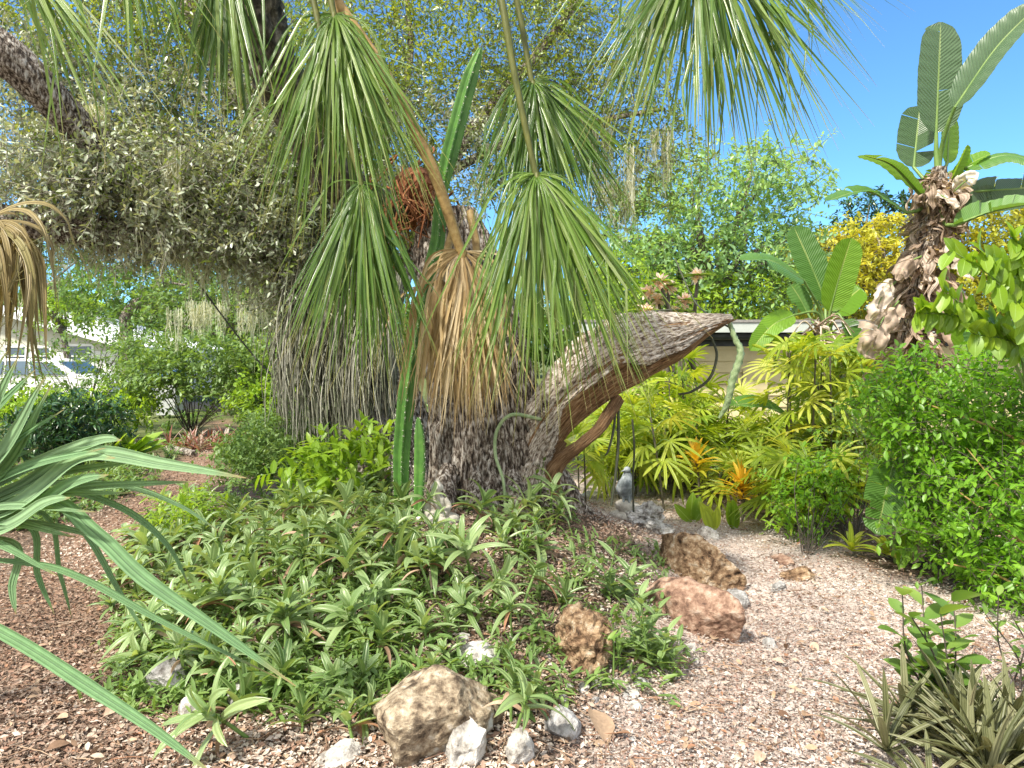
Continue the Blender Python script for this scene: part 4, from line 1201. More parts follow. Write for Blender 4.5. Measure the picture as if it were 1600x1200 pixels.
# ================================================================ GIANT BIRD-OF-PARADISE PLANTS (paddle leaves)
def paddle(root, base, tip, width, face, mat, pet=None, petr=(.03, .018), sag=.06, tears=3, fold=.25, seed=0, name='leaf', crinkle=0.0, curl=0.0, label=None):
    r = np.random.default_rng(seed)
    base = np.asarray(base, float); tip = np.asarray(tip, float)
    L = np.linalg.norm(tip - base)
    mid = (base + tip) / 2 + np.array([0, 0, sag * L])
    n = 60
    t = np.linspace(0, 1, n)
    pth = spline([base, mid, tip], n)
    tn = nrm(np.gradient(pth, axis=0))
    face = nrm(face)
    sd = nrm(np.cross(tn, face)); nn = np.cross(sd, tn)
    w = np.interp(t, [0, .06, .2, .5, .8, .93, 1], [.35, .74, .97, 1, .88, .58, .06]) * width * .5
    mb = MB(); rv = r.random()
    C = np.linspace(0, 1, 6)
    for s in (-1, 1):
        cuts = np.concatenate([[0], np.sort(r.uniform(.12, .95, tears)), [1]])
        for a, b in zip(cuts[:-1], cuts[1:]):
            if b - a < .02: continue
            g = .003 if tears else 0
            k = max(4, int((b - a) * 40))
            tt = np.linspace(a + g, b - g, k)
            f = fold + (r.normal() * .22 if tears else 0)
            pm = np.stack([np.interp(tt, t, pth[:, q]) for q in range(3)], -1)
            sm = np.stack([np.interp(tt, t, sd[:, q]) for q in range(3)], -1)
            nm = np.stack([np.interp(tt, t, nn[:, q]) for q in range(3)], -1)
            tm = np.stack([np.interp(tt, t, tn[:, q]) for q in range(3)], -1)
            ww = np.interp(tt, t, w)
            v = (pm[:, None] + (s * sm[:, None] * math.cos(f) + nm[:, None] * math.sin(f)) * (ww[:, None] * C[None])[..., None]
                 - nm[:, None] * (curl * ww[:, None] * C[None] ** 2)[..., None] + tm[:, None] * (.18 * ww[:, None] * C[None])[..., None]
                 + nm[:, None] * (.004 * np.sin(tt * 60 + s)[:, None] * C[None])[..., None])
            if crinkle: v = v + crinkle * (vnoise(v * 9 + seed) - .5)[..., None] * nm[:, None] + crinkle * .6 * (vnoise(v * 21 + seed) - .5)[..., None] * nm[:, None]
            co = np.zeros(v.shape); co[..., 0] = s * C[None]; co[..., 1] = tt[:, None]; co[..., 2] = rv
            i, j = np.meshgrid(np.arange(k - 1), np.arange(5), indexing='ij')
            ff = np.stack([i * 6 + j, i * 6 + j + 1, (i + 1) * 6 + j + 1, (i + 1) * 6 + j], -1).reshape(-1, 4)
            mb.add(v.reshape(-1, 3), ff, co.reshape(-1, 3))
    tube(mb, pth - nn * .006, np.interp(t, [0, 1], [petr[1], .002]), 7, 1)
    if pet is not None:
        tube(mb, spline(list(pet) + [base], 26), [petr[0], petr[1]], 9, 1)
    o = mb.build(name, [M[mat], M['stemgreen']], root)
    if label: o['label'] = label
    return o

def dry_blade(root_mb, a, b, w, r, mat=0):
    """hanging crinkled dry leaf strip"""
    n = 14; t = np.linspace(0, 1, n)
    m = (np.asarray(a) + np.asarray(b)) / 2 + r.normal(size=3) * .06
    pth = spline([a, m, b], n) + np.stack([.02 * np.sin(t * 9 + r.random() * 6), .02 * np.sin(t * 11 + r.random() * 6), 0 * t], -1)
    sd = nrm(r.normal(size=3) * [1, .6, .2])
    tw = t * r.normal() * 1.6
    tn = nrm(np.gradient(pth, axis=0)); s0 = nrm(np.cross(tn, sd)); s1 = np.cross(tn, s0)
    S = np.cos(tw)[:, None] * s0 + np.sin(tw)[:, None] * s1
    ribbon(root_mb, pth, w * np.interp(t, [0, .3, .75, 1], [.5, 1, .75, .1]) * (1 + .3 * np.sin(t * 12 + r.random() * 6)), S, fold=r.uniform(.1, .9), mat=mat, rnd=r.random())

def big_plant():
    Y = 8.2
    g = np.array([(1425 - 800) / FPX * Y, Y, 0.0]); g[2] = float(hgt(g[0], g[1]))
    t = thing('bird_of_paradise', 'tall bird of paradise plant, trunk wrapped in dead leaves, paddles against blue sky', 'plant', g)
    q = lambda x, y, d=0: P(x, y, Y + d)
    mb = MB()
    path = spline([g - [0, 0, .1], q(1415, 700), q(1420, 560), q(1438, 430), q(1460, 330), q(1468, 262)], 60)
    tube(mb, path, [.16, .16, .15, .14, .13, .08], 30, 0, None, bark_disp(1, 2, .08, 6))
    mb.build('trunk', M['bark'], t)
    r = np.random.default_rng(8)
    mb = MB()
    for k in range(620):
        f = r.random() ** .9
        c = np.stack([np.interp(f, [0, 1], [.30, .98])])[0]
        a = path[int(c * 59)]
        th = r.uniform(0, 2 * pi)
        d = np.array([cos(th), sin(th), 0])
        wide = .20 + .28 * (1 - f)
        ln = r.uniform(.22, .6)
        s = a + d * .11
        kx = r.uniform(.25, 1)
        e = a + d * (.1 + wide * kx) + [0, 0, -ln * r.uniform(.35, 1) + .10 * r.random()]
        m = s + (e - s) * .5 + np.array([0, 0, .14 * r.random()])
        dry_blade(mb, s, e, r.uniform(.02, .085) if k % 5 else .13, r)
    mb.build('dead_leaf_skirt', M['deadleaf'], t)
    for k, (a, b, w) in enumerate([((1405, 470), (1352, 560), .42), ((1480, 430), (1500, 560), .34), ((1400, 440), (1362, 500), .22), ((1455, 300), (1500, 330), .13), ((1490, 300), (1530, 275), .20), ((1440, 400), (1400, 440), .2), ((1480, 380), (1520, 440), .25), ((1380, 560), (1340, 640), .2)]):
        paddle(t, q(*a, -.25), q(*b, -.45), w, (.2 * (-1) ** k, -1, .3), 'deadleaf', None, (.02, .012), .12, 4, .35, 60 + k, 'dead_leaf', .17, .6)
    c = q(1466, 285)
    F = (0, -1, .15)
    paddle(t, q(1463, 208), q(1470, 34), .56, F, 'banana_dark', [c, q(1463, 240)], (.035, .02), .0, 1, .12, 1)
    paddle(t, q(1492, 168, -.3), q(1625, 5, -.7), .44, (-.75, -.55, .2), 'banana_dark', [c, q(1468, 250), q(1478, 205, -.15)], (.035, .02), .08, 0, .55, 2, curl=.25)
    paddle(t, q(1428, 262, .35), q(1437, 166, .45), .46, (-.2, -1, .1), 'banana_dark', [c, q(1450, 285, .2)], (.03, .02), .0, 2, .2, 3)
    paddle(t, q(1480, 255, .3), q(1484, 180, .4), .26, (.2, -1, .1), 'banana_lime', [c], (.03, .02), .0, 0, .2, 4)
    paddle(t, q(1437, 302, -.1), q(1350, 242, -.6), .42, (-.35, -.5, .9), 'banana', [c], (.03, .02), .10, 1, .35, 5, curl=.3)
    paddle(t, q(1418, 332, -.2), q(1290, 314, -.9), .26, (.1, -.55, .8), 'banana', [c, q(1440, 325)], (.03, .018), .12, 3, .45, 6, curl=.3)
    paddle(t, q(1510, 262, -.2), q(1640, 262, -.6), .40, (.1, -.6, .8), 'banana', [c, q(1485, 270)], (.03, .02), .18, 2, .5, 7, curl=.5)
    paddle(t, q(1512, 300, -.1), q(1620, 292, -.4), .50, (0, -.95, .3), 'banana_dark', [c, q(1490, 300)], (.03, .02), .0, 4, -.3, 8)
    paddle(t, q(1490, 352, -.4), q(1610, 318, -.9), .36, (-.1, -.6, .8), 'banana', [c, q(1475, 345, -.2)], (.03, .02), .05, 3, .4, 9)
    paddle(t, q(1486, 285, -.1), q(1512, 226, -.3), .15, (.3, -1, .3), 'banana_lime', [c], (.02, .012), .0, 0, .5, 10)
    paddle(t, q(1490, 278, -.1), q(1548, 240, -.3), .20, (.1, -.7, .6), 'banana_lime', [c], (.02, .012), .08, 1, .4, 11)
    paddle(t, q(1505, 330, -.1), q(1560, 300, -.2), .3, (.1, -1, .2), 'banana_dark', [c], (.02, .012), .02, 3, .3, 12)
    paddle(t, q(1460, 265, .1), q(1440, 300, .2), .2, (-.1, -1, .2), 'banana_lime', [c], (.02, .012), .08, 1, .4, 13)
big_plant()

def small_plant():
    Y = 8.6
    g = np.array([(1290 - 800) / FPX * Y, Y, 0.0]); g[2] = float(hgt(g[0], g[1]))
    t = thing('bird_of_paradise', 'smaller bird of paradise plant with bright paddles in front of the tan building', 'plant', g)
    q = lambda x, y, d=0: P(x, y, Y + d)
    mb = MB()
    tube(mb, spline([g - [0, 0, .1], q(1288, 650), q(1290, 530)], 30), [.11, .10, .07], 20, 0, None, bark_disp(1, 2, .08, 6))
    mb.build('trunk', M['bark'], t)
    r = np.random.default_rng(18); mb = MB()
    for k in range(70):
        a = q(1290 + r.normal() * 8, r.uniform(505, 560), r.normal() * .08); th = r.uniform(0, 6.28)
        e = a + np.array([cos(th) * .4, sin(th) * .4, -r.uniform(.05, .45)])
        m = (a + e) / 2 + np.array([0, 0, .16])
        if k % 3: tube(mb, spline([a, m, e], 12), [.014, .010, .005], 5, 0, rnd=r.random())
        else: dry_blade(mb, a, e, .09, r)
    mb.build('dead_leaf_skirt', M['deadleaf'], t)
    c = q(1290, 535)
    paddle(t, q(1256, 438, -.2), q(1157, 406, -.7), .30, (.1, -.7, .7), 'banana', [c, q(1284, 490)], (.025, .014), .10, 1, .45, 21, curl=.3)
    paddle(t, q(1290, 470, .2), q(1240, 354, .3), .40, (-.1, -1, .2), 'banana', [c], (.025, .016), .02, 0, .2, 22)
    paddle(t, q(1297, 486, -.1), q(1330, 372, -.25), .40, (.1, -1, .2), 'banana_lime', [c], (.025, .016), .03, 0, .18, 23)
    paddle(t, q(1240, 492, -.3), q(1172, 548, -.6), .26, (.2, -.8, .6), 'banana_lime', [c, q(1278, 490, -.1)], (.022, .012), .10, 1, .3, 24)
    paddle(t, q(1305, 490, .3), q(1345, 450, .4), .36, (.1, -1, .1), 'banana_lime', [c], (.022, .014), .05, 1, .2, 25)
    paddle(t, q(1318, 500, -.2), q(1340, 552, -.3), .26, (.1, -1, .1), 'banana', [c, q(1306, 492, -.1)], (.022, .012), .12, 2, .3, 26)
    paddle(t, q(1262, 490, .4), q(1236, 445, .5), .24, (-.1, -1, .1), 'banana', [c], (.022, .012), .05, 1, .3, 27)
    paddle(t, q(1228, 648, -.3), q(1140, 634, -.8), .24, (.1, -.5, .8), 'banana', [q(1288, 690), q(1260, 655, -.1)], (.022, .012), .08, 2, .3, 28)
small_plant()
def mid_plant():
    Y = 6.6
    g = np.array([(1535 - 800) / FPX * Y, Y, 0.0]); g[2] = float(hgt(g[0], g[1]))
    t = thing('bird_of_paradise', 'young bird of paradise with rounded leaves rising from the right shrub', 'plant', g)
    q = lambda x, y, d=0: P(x, y, Y + d)
    c = q(1532, 640)
    mb = MB(); tube(mb, [g - [0, 0, .05], q(1534, 740), c], [.05, .05, .035], 14); mb.build('stem', M['stemgreen'], t)
    paddle(t, q(1496, 545), q(1536, 505, -.1), .30, (-.2, -1, .3), 'banana_lime', [c], (.022, .014), .02, 0, .3, 31)
    paddle(t, q(1530, 560, -.1), q(1512, 500, -.1), .34, (.2, -1, .3), 'banana', [c], (.022, .014), .02, 0, .3, 32)
    paddle(t, q(1548, 545, .1), q(1575, 500, .1), .3, (.2, -1, .3), 'banana', [c], (.022, .014), .02, 0, .3, 33)
mid_plant()
def low_plant():
    Y = 5.5
    g = ground_at(1415, 880)
    t = thing('bird_of_paradise', 'young bird of paradise with a torn drooping leaf beside the gravel path', 'plant', g)
    Y = g[1]
    q = lambda x, y, d=0: P(x, y, Y + d)
    mb = MB()
    tube(mb, spline([g - [0, 0, .05], q(1420, 810), q(1432, 730)], 20), [.035, .03, .02], 12, 0); tube(mb, spline([g - [0, 0, .05], q(1440, 820), q(1448, 760)], 20), [.03, .028, .015], 12, 0)
    tube(mb, spline([g - [.05, 0, .05], q(1396, 840)], 10), [.03, .025], 12, 0)
    mb.build('stem', M['stemgreen'], t)
    paddle(t, q(1398, 722, -.1), q(1370, 835, -.3), .30, (-.2, -1, .1), 'banana', [q(1440, 770), q(1425, 715)], (.02, .014), .06, 4, .2, 41)
    paddle(t, q(1408, 716, -.1), q(1445, 690, -.2), .26, (.1, -.9, .5), 'banana_lime', [q(1436, 770)], (.02, .012), .05, 0, .3, 42)
    r = np.random.default_rng(3)
    for k, (a, b) in enumerate([((1440, 760), (1470, 870)), ((1430, 800), (1405, 890)), ((1450, 700), (1445, 680)), ((1455, 790), (1425, 880))]):
        paddle(t, q(*a), q(*b, -.2), .14, (.1, -1, .2), 'deadleaf' if k != 1 else 'banana_lime', None, (.014, .01), .05, 3, .5, 44 + k, 'dead_leaf' if k != 1 else 'leaf', .05)
low_plant()

# ================================================================ LADY PALMS
def lady_proto(H, nl, seed, label, group):
    r = np.random.default_rng(seed)
    t = thing('lady_palm', label, 'palm', (0, 0, 0), group)
    mb = MB()
    lean = r.normal(size=2) * .08
    path = spline([(0, 0, -.08), (lean[0] * .5, lean[1] * .5, H * .5), (lean[0], lean[1], H)], 20)
    tube(mb, path, [.012, .011, .009], 7, 0, None, lambda a, L, rr: rr * .25 * np.sin(L * 60))
    mb.build('cane', M['cane'], t)
    mb = MB()
    for k in range(nl):
        h = H * (.45 + .6 * k / nl)
        a = k * 2.4 + r.normal() * .3
        up = .25 + .9 * k / nl
        d = nrm([cos(a), sin(a), up])
        p0 = path[min(19, int(h / H * 19))]
        pl = r.uniform(.16, .30)
        hub = p0 + d * pl - [0, 0, .03]
        tube(mb, spline([p0, p0 + d * pl * .55 + [0, 0, .02], hub], 8), [.004, .003], 5, 1)
        ax = nrm([cos(a), sin(a), up * .5 - .30 + r.normal() * .6])
        nn = nrm(np.cross(np.cross(ax, nrm(np.array([0, 0, 1]) + r.normal(size=3) * .5)), ax)); sd = np.cross(ax, nn)
        ns = r.integers(7, 11); spread = r.uniform(1.2, 1.75); rv = r.random()
        for i in range(ns):
            b = -spread + 2 * spread * i / (ns - 1)
            l = r.uniform(.26, .37) * (1 - .18 * abs(b) / spread)
            dd = math.cos(b) * ax + math.sin(b) * sd + nn * .12
            tt = np.linspace(0, 1, 7)
            pth = hub + dd * (tt * l)[:, None] + np.array([0, 0, -1.0]) * (.28 * l * tt ** 2.2)[:, None]
            ribbon(mb, pth, .036 * np.interp(tt, [0, .3, .75, .95, 1], [.22, .9, 1, .6, .25]), np.cross(dd, nn), fold=.35, rnd=np.clip(rv + r.normal() * .12, 0, 1), up=nn)
    mb.build('frond', [M['ladypalm'], M['stemgreen']], t)
    return t

def lady_palms():
    r = np.random.default_rng(14)
    protos = {}
    LAB = {'front': ('short lady palm with splayed leaves at the thicket edge beside the path', 'short lady palms along the path edge'),
           'back': ('tall yellow green lady palm in the thicket in front of the tan building', 'tall lady palms in the thicket'),
           'left': ('lady palm with fingered leaves behind the bird statue and under the broken limb', 'lady palms under the broken limb')}
    for zn, hs in (('front', (.42, .55, .6)), ('back', (1.05, 1.2, 1.35, 1.5)), ('left', (.75, .9, 1.05))):
        protos[zn] = [lady_proto(h, 8 if h < .7 else 12, 200 + i + 10 * len(zn), LAB[zn][0], LAB[zn][1]) for i, h in enumerate(hs)]
    used = {}
    def put(zn, x, y, s=1.0, h=None):
        i = int(r.integers(0, len(protos[zn]))) if h is None else h
        p = protos[zn][i]
        loc = (x, y, float(hgt(x, y)))
        if p.name not in used:
            used[p.name] = 1; p.location = loc; p.rotation_euler = (0, 0, r.uniform(0, 6.28)); p.scale = (s, s, s)
        else:
            copy_tree(p, loc, r.uniform(0, 6.28), s)
    edge = [(905, 770), (960, 782), (1000, 785), (1060, 800), (1110, 822), (1170, 828), (1230, 836), (1290, 850), (1340, 862)]
    for k in range(20):
        f = r.uniform(1.6, 7.4); i = int(f)
        if 3.2 < f < 5.4 and k % 3: continue
        px = edge[i][0] + (edge[i + 1][0] - edge[i][0]) * (f - i); py = edge[i][1] + (edge[i + 1][1] - edge[i][1]) * (f - i)
        g = ground_at(px, py - r.uniform(6, 30))
        put('front', g[0], g[1], r.uniform(.8, 1.1))
    for k in range(46):
        y = r.uniform(7.2, 10.2); px = r.uniform(1040, 1400)
        if px < 1200 and y < 8.0: y += 1.4
        if 1130 < px < 1245:
            put('left', (px - 800) / FPX * y, y, r.uniform(.7, .9)); continue
        put('back', (px - 800) / FPX * y, y, r.uniform(.82, 1.08))
    for k in range(26):
        y = r.uniform(7.3, 10.5); px = r.uniform(890, 1060)
        put('left', (px - 800) / FPX * y, y, r.uniform(.8, 1.1))
    for px, y in ((1265, 7.6), (1240, 7.9), (1300, 7.7), (1280, 8.0), (1225, 7.7)):
        put('back', (px - 800) / FPX * y, y, 1.12, 3)
    for zn in protos:
        for p in protos[zn]:
            if p.name not in used: put(zn, 1.9 + r.random(), 8.5, 1, protos[zn].index(p))
lady_palms()

# ================================================================ ROSETTES
def rosette_mesh(mb, c, n, lmin, lmax, w, seed, mat=0, lift=.75, droop=1.0, rvr=(0, 1), nst=9, fold=.3, h0=0.0):
    r = np.random.default_rng(seed)
    for k in range(n):
        a = k * 2.39996 + r.normal() * .2
        f = k / n
        el = .12 + lift * f ** 1.3 + r.normal() * .1
        d = np.array([cos(a) * cos(el), sin(a) * cos(el), sin(el)])
        l = r.uniform(lmin, lmax) * (1 - .35 * f)
        t = np.linspace(0, 1, nst)
        pth = np.asarray(c) + np.array([0, 0, h0 * f]) + d * (t * l)[:, None]
        pth[:, 2] += l * (.22 * t - droop * .42 * t ** 2.2)
        sd = np.array([-sin(a), cos(a), 0])
        ribbon(mb, pth, w * np.interp(t, [0, .12, .4, .75, .92, 1], [.75, .85, 1, .72, .32, .03]) * r.uniform(.8, 1.15), sd + r.normal(size=3) * .15, fold=fold, mat=mat, rnd=rvr[0] + (rvr[1] - rvr[0]) * r.random(), up=np.array([0, 0, 1.0]))

def rosettes():
    r = np.random.default_rng(99)
    meshes = []
    for k in range(9):
        mb = MB(); hh = (.04, .12, .03, .18, .07, .10, .02, .14, .05)[k]
        rosette_mesh(mb, (0, 0, hh), int(r.integers(8, 15)), .14, .29, .040, 300 + k, 0, 1.0, r.uniform(.6, 1.5), (.0, 1.0), 9, .35, r.uniform(.04, .12))
        tube(mb, spline([(0.04, 0.03, -.08), (.01, 0, hh * .5), (0, 0, hh + .05)], 6), [.008, .006], 6, 1)
        rosette_mesh(mb, (0, 0, hh - .01), int(r.integers(1, 4)), .12, .22, .032, 700 + k, 2, .2, 1.6, (0, 1), 9, .5, .0)
        meshes.append(mb.build('basket_plant', [M['rosette'], M['stemgreen'], M['litter']]))
    poly = [(165, 960), (215, 850), (250, 790), (330, 745), (430, 725), (560, 728), (610, 770), (640, 805), (760, 800), (868, 790), (872, 850), (800, 910), (850, 960), (735, 1010), (640, 1045), (600, 1090), (500, 1120), (430, 1100), (300, 1065), (215, 1040)]
    extra = [(365, 1125, 1.25), (395, 1150, 1.2), (545, 1165, 1.1), (470, 1150, .9), (790, 1130, 1.0), (840, 1095, .8), (790, 1180, 1.1), (680, 1075, .7), (785, 1062, .7), (880, 950, .9), (300, 1065, .9), (555, 1130, .9), (700, 1040, .7), (330, 1090, .9), (430, 1090, 1.1), (800, 1000, .8), (840, 940, .9), (745, 975, .9)]
    def inside(x, y):
        c = False
        for (x0, y0), (x1, y1) in zip(poly, poly[1:] + poly[:1]):
            if (y0 > y) != (y1 > y) and x < (x1 - x0) * (y - y0) / (y1 - y0) + x0: c = not c
        return c
    pts = []
    tries = 0
    while len(pts) < 276 and tries < 20000:
        tries += 1
        x = r.uniform(-3.4, .6); y = r.uniform(2.7, 7.2)
        z = float(hgt(x, y)); px = 800 + x / y * FPX; py = HOR + (EYE - z) / y * FPX
        if not inside(px, py): continue
        if px > 700 and r.random() < .35: continue
        if 650 < px < 720 and 775 < py < 850: continue
        mn = .105
        if any((x - a) ** 2 + (y - b) ** 2 < mn * mn for a, b, _, _, _ in pts): continue
        pts.append((x, y, r.uniform(.62, 1.35), px, py))
    for px, py, s in extra:
        g = ground_at(px, py); pts.append((g[0], g[1], s, px, py))
    print('rosettes', len(pts))
    for k, (x, y, s, px, py) in enumerate(pts):
        m = meshes[k % 9]
        o = m if k < 9 else m.copy()
        if k >= 9: col.objects.link(o)
        o.location = (x, y, float(hgt(x, y)) + .005)
        o.rotation_euler = (r.normal() * .3 - .12, r.normal() * .3, r.uniform(0, 6.28)); o.scale = (s,) * 3
        if py > 1040: lab, grp = 'green basket plant rosette at the stony front foot of the mound', 'basket plants at the mound foot'
        elif px > 640: lab, grp = 'green basket plant rosette in the thinner patch in front of the stump', 'basket plants in front of the stump'
        elif py < 850: lab, grp = 'small green basket plant rosette at the back of the mound near the bright shrub', 'basket plants at the back of the mound'
        else: lab, grp = 'green basket plant rosette in the dense carpet covering the left side of the mound', 'basket plants carpeting the left of the mound'
        tag(o, lab, 'plant', grp)
rosettes()

# ================================================================ SHRUBS, HERBS
OV = leaf_tpl('oval', 4, .48, .15, .3)
LA = leaf_tpl('lance', 5, .30, .2, .3)
def pv(px, py, Y, rx, ry, rd, n, r, shell=.3):
    s = Y / FPX
    return ell_points(n, P(px, py, Y), (rx * s, rd, ry * s), r, shell)
def shrub(name, label, cat, base, vols, mat, size, K=7, tl=(.12, .25), tpl=OV, nstem=10, stemr=.008, stemmat='twig', seed=1, droop=.1, up=.4, group=None, updir=.5, part='foliage', splay=.9, twigr=.0025, clumpvar=.6):
    r = np.random.default_rng(seed)
    t = thing(name, label, cat, base, group)
    O = np.vstack([pv(*v, r) for v in vols])
    mb = MB()
    twigs(mb, O, rand_dirs(len(O), up, r), r.uniform(tl[0], tl[1], len(O)), K, tpl, size, 0, 1, twigr, droop, updir, clumpvar, r, splay)
    mb.build(part, [M[mat], M[stemmat]], t)
    if nstem:
        mb = MB()
        for k in range(nstem):
            e = O[r.integers(0, len(O))]
            b = np.asarray(base) + [r.normal() * stemr * 4, r.normal() * stemr * 4, -.04]
            m = b + (e - b) * .55 + np.array([r.normal() * .05, r.normal() * .05, .12 * np.linalg.norm(e - b)])
            tube(mb, spline([b, m, e], 14), [stemr, stemr * .7, stemr * .3], 6, 0, rnd=r.random())
        mb.build('stem', M[stemmat], t)
    return t

gr = np.array([3.9, 4.9, 0.0])
shrub('shrub', 'big dense bright green small leaved shrub filling the right edge beside the gravel path', 'shrub', gr,
      [(1500, 660, 5.0, 135, 100, .5, 430), (1430, 620, 5.3, 85, 60, .4, 170), (1540, 800, 4.7, 110, 120, .5, 400), (1470, 780, 5.2, 70, 90, .4, 180), (1570, 900, 4.5, 70, 60, .4, 150), (1590, 640, 4.7, 80, 120, .4, 210)], 'bright', .052, 9, (.16, .36), OV, 26, .010, seed=51, up=.2)
mb = MB()
for pts, rr in (([(1640, 720, 4.5), (1560, 672, 4.6), (1450, 632, 4.8)], .012), ([(1640, 890, 4.4), (1560, 815, 4.5), (1500, 770, 4.6)], .012), ([(1640, 830, 4.4), (1570, 770, 4.5), (1510, 700, 4.6)], .008), ([(1640, 950, 4.3), (1560, 900, 4.4), (1480, 880, 4.5)], .009)):
    tube(mb, spline([P(*p) for p in pts], 20), [rr, rr * .8, rr * .4], 7)
o = mb.build('branch', M['petiole_tan'], bpy.data.objects['shrub'])

def compound():
    r = np.random.default_rng(61)
    base = np.array([3.35, 4.1, 0.0])
    t = thing('sapling', 'sapling arching in from the upper right edge with large yellow green leaves', 'sapling', base)
    ms = MB(); mb = MB(); tp = leaf_tpl('oval', 6, .62, .2, .25)
    for pts in ([(1650, 900), (1640, 700), (1600, 520), (1545, 440), (1480, 395)], [(1640, 700), (1625, 560), (1590, 470), (1530, 395)], [(1640, 650), (1612, 470), (1585, 400)], [(1600, 520), (1540, 490), (1470, 485)], [(1640, 560), (1600, 430), (1560, 375)], [(1640, 620), (1590, 520), (1500, 450)], [(1640, 620), (1610, 540), (1540, 520)], [(1640, 600), (1620, 450), (1560, 420)]):
        path = spline([P(x, y, 4.1) for x, y in pts], 30) + np.array([0, r.normal() * .1, 0])
        tube(ms, path, [.012, .008, .003], 6)
        for i in range(12, 30, 1):
            if r.random() < .08 and i < 29: continue
            for s in (-1, 1):
                d = nrm(path[min(i + 1, 29)] - path[i - 1]) * .4 + np.array([.3 * r.normal(), -.35 + .2 * r.normal(), s * .8 - .25])
                scatter(mb, tp, [path[i]], [d], [[r.normal() * .5, -.7 + r.normal() * .4, .8]], [r.uniform(.08, .15)], [r.random()])
    ms.build('stem', M['stemgreen'], t); mb.build('foliage', M['lime'], t)
compound()

def herb(name, label, cat, px, py, tips, mat, size, K, seed, group=None, tpl=LA, Yoff=0, stem='stemgreen', r0=.005):
    """upright leafy stems from one base: tips are pixel targets"""
    r = np.random.default_rng(seed)
    g = ground_at(px, py)
    t = thing(name, label, cat, g, group)
    ms = MB(); mb = MB()
    for x, y in tips:
        e = P(x, y, g[1] + r.normal() * .08 + Yoff)
        b = g + [r.normal() * .02, r.normal() * .02, -.02]
        path = spline([b, b + (e - b) * .5 + r.normal(size=3) * .03, e], 20)
        tube(ms, path, [r0, r0 * .8, r0 * .5], 6)
        for i in range(K):
            f = .25 + .75 * i / (K - 1) if K > 1 else 1
            a = i * 2.4 + r.random()
            d = np.array([cos(a), sin(a), .35 + .5 * f])
            scatter(mb, tpl, [path[min(19, int(f * 19))]], [d], [np.array([0, 0, 1]) + r.normal(size=3) * .2], [size * r.uniform(.6, 1.15)], [r.random()])
    ms.build('stem', M[stem], t); mb.build('foliage', M[mat], t)
    return t
herb('leafy_plant', 'clump of upright green leafy stems between the coral rock and red boulder', 'plant', 1015, 1040, [(985, 900), (1000, 930), (1030, 950), (1045, 985), (975, 960), (1060, 1000), (1010, 985), (990, 1010), (1035, 1030)], 'rosette', .15, 9, 71)
herb('leafy_plant', 'leafy green plant with tall pointed leaves above the coral rock on the right mound slope', 'plant', 968, 940, [(962, 850), (940, 880), (985, 880), (1000, 900), (925, 890)], 'rosette', .15, 8, 72)
herb('leafy_plant', 'small sprig with two upright leaves right of the stump on open mulch', 'plant', 895, 880, [(896, 845), (888, 858)], 'rosette', .12, 5, 73)
herb('leafy_plant', 'low fine leaved weed below the stump in the middle of the mound', 'plant', 800, 880, [(790, 830), (815, 820), (830, 850), (850, 800), (805, 850)], 'mid', .08, 10, 74)
herb('leafy_plant', 'green weed growing against the right foot of the stump', 'plant', 845, 800, [(838, 740), (850, 720), (846, 760), (856, 770)], 'mid', .09, 8, 75)
herb('leafy_plant', 'thin weed with small leaves right of the coral rock at the mound edge', 'plant', 960, 1060, [(955, 960), (950, 1000), (970, 1000)], 'mid', .07, 9, 76)
herb('sapling', 'young sapling with dark rounded leaves in front of the shrub at the lower right', 'sapling', 1482, 1120, [(1410, 930), (1440, 915), (1470, 960), (1405, 1010), (1440, 1040), (1490, 940), (1450, 985), (1425, 965), (1500, 1000), (1420, 1050), (1475, 1030)], 'mid', .14, 8, 77, tpl=leaf_tpl('oval', 5, .6, .2, .25), stem='twig')
herb('sapling', 'thin twiggy sapling with few leaves at the right edge above the bromeliads', 'sapling', 1590, 1080, [(1560, 930), (1580, 960), (1600, 900), (1540, 960)], 'mid', .07, 9, 78, tpl=OV, stem='twig')
for k, (px, py, lab) in enumerate([(1330, 872, 'yellow green strap leaved plantlet on the path edge, leftmost of three'), (1385, 878, 'yellow green strap leaved plantlet on the path edge, middle of three'), (1448, 878, 'green strap leaved plantlet on the path edge, rightmost of three under the shrub')]):
    g = ground_at(px, py); mb = MB()
    rosette_mesh(mb, g + [0, 0, .05], 13, .2, .33, .05, 400 + k, 0, 1.0, .8, (.1, 1), 9, .3, .06)
    tag(mb.build('strap_plant', M['ladypalm'], base=g), lab, 'plant')
shrub('shrub', 'airy little bright green shrub on the path edge in front of the lady palms', 'shrub', ground_at(1262, 868), [(1258, 785, 6.0, 60, 70, .3, 150), (1285, 740, 6.2, 50, 50, .3, 70)], 'bright', .05, 7, (.08, .2), OV, 14, .005, seed=52)
shrub('shrub', 'thin grey green twiggy shrub between the lady palms and the big right shrub', 'shrub', ground_at(1330, 850), [(1330, 720, 6.6, 60, 90, .4, 170)], 'mid', .045, 7, (.1, .25), OV, 20, .005, seed=53)
shrub('shrub', 'bright green large leaved shrub growing left of the tall cactus', 'shrub', ground_at(545, 790), [(535, 725, 5.9, 70, 42, .35, 75), (470, 740, 6.0, 40, 30, .3, 30), (580, 700, 6.1, 30, 30, .25, 24)], 'lime', .105, 6, (.1, .2), leaf_tpl('lance', 5, .42, .2, .25), 10, .005, seed=54, stemmat='stemgreen', updir=.9)
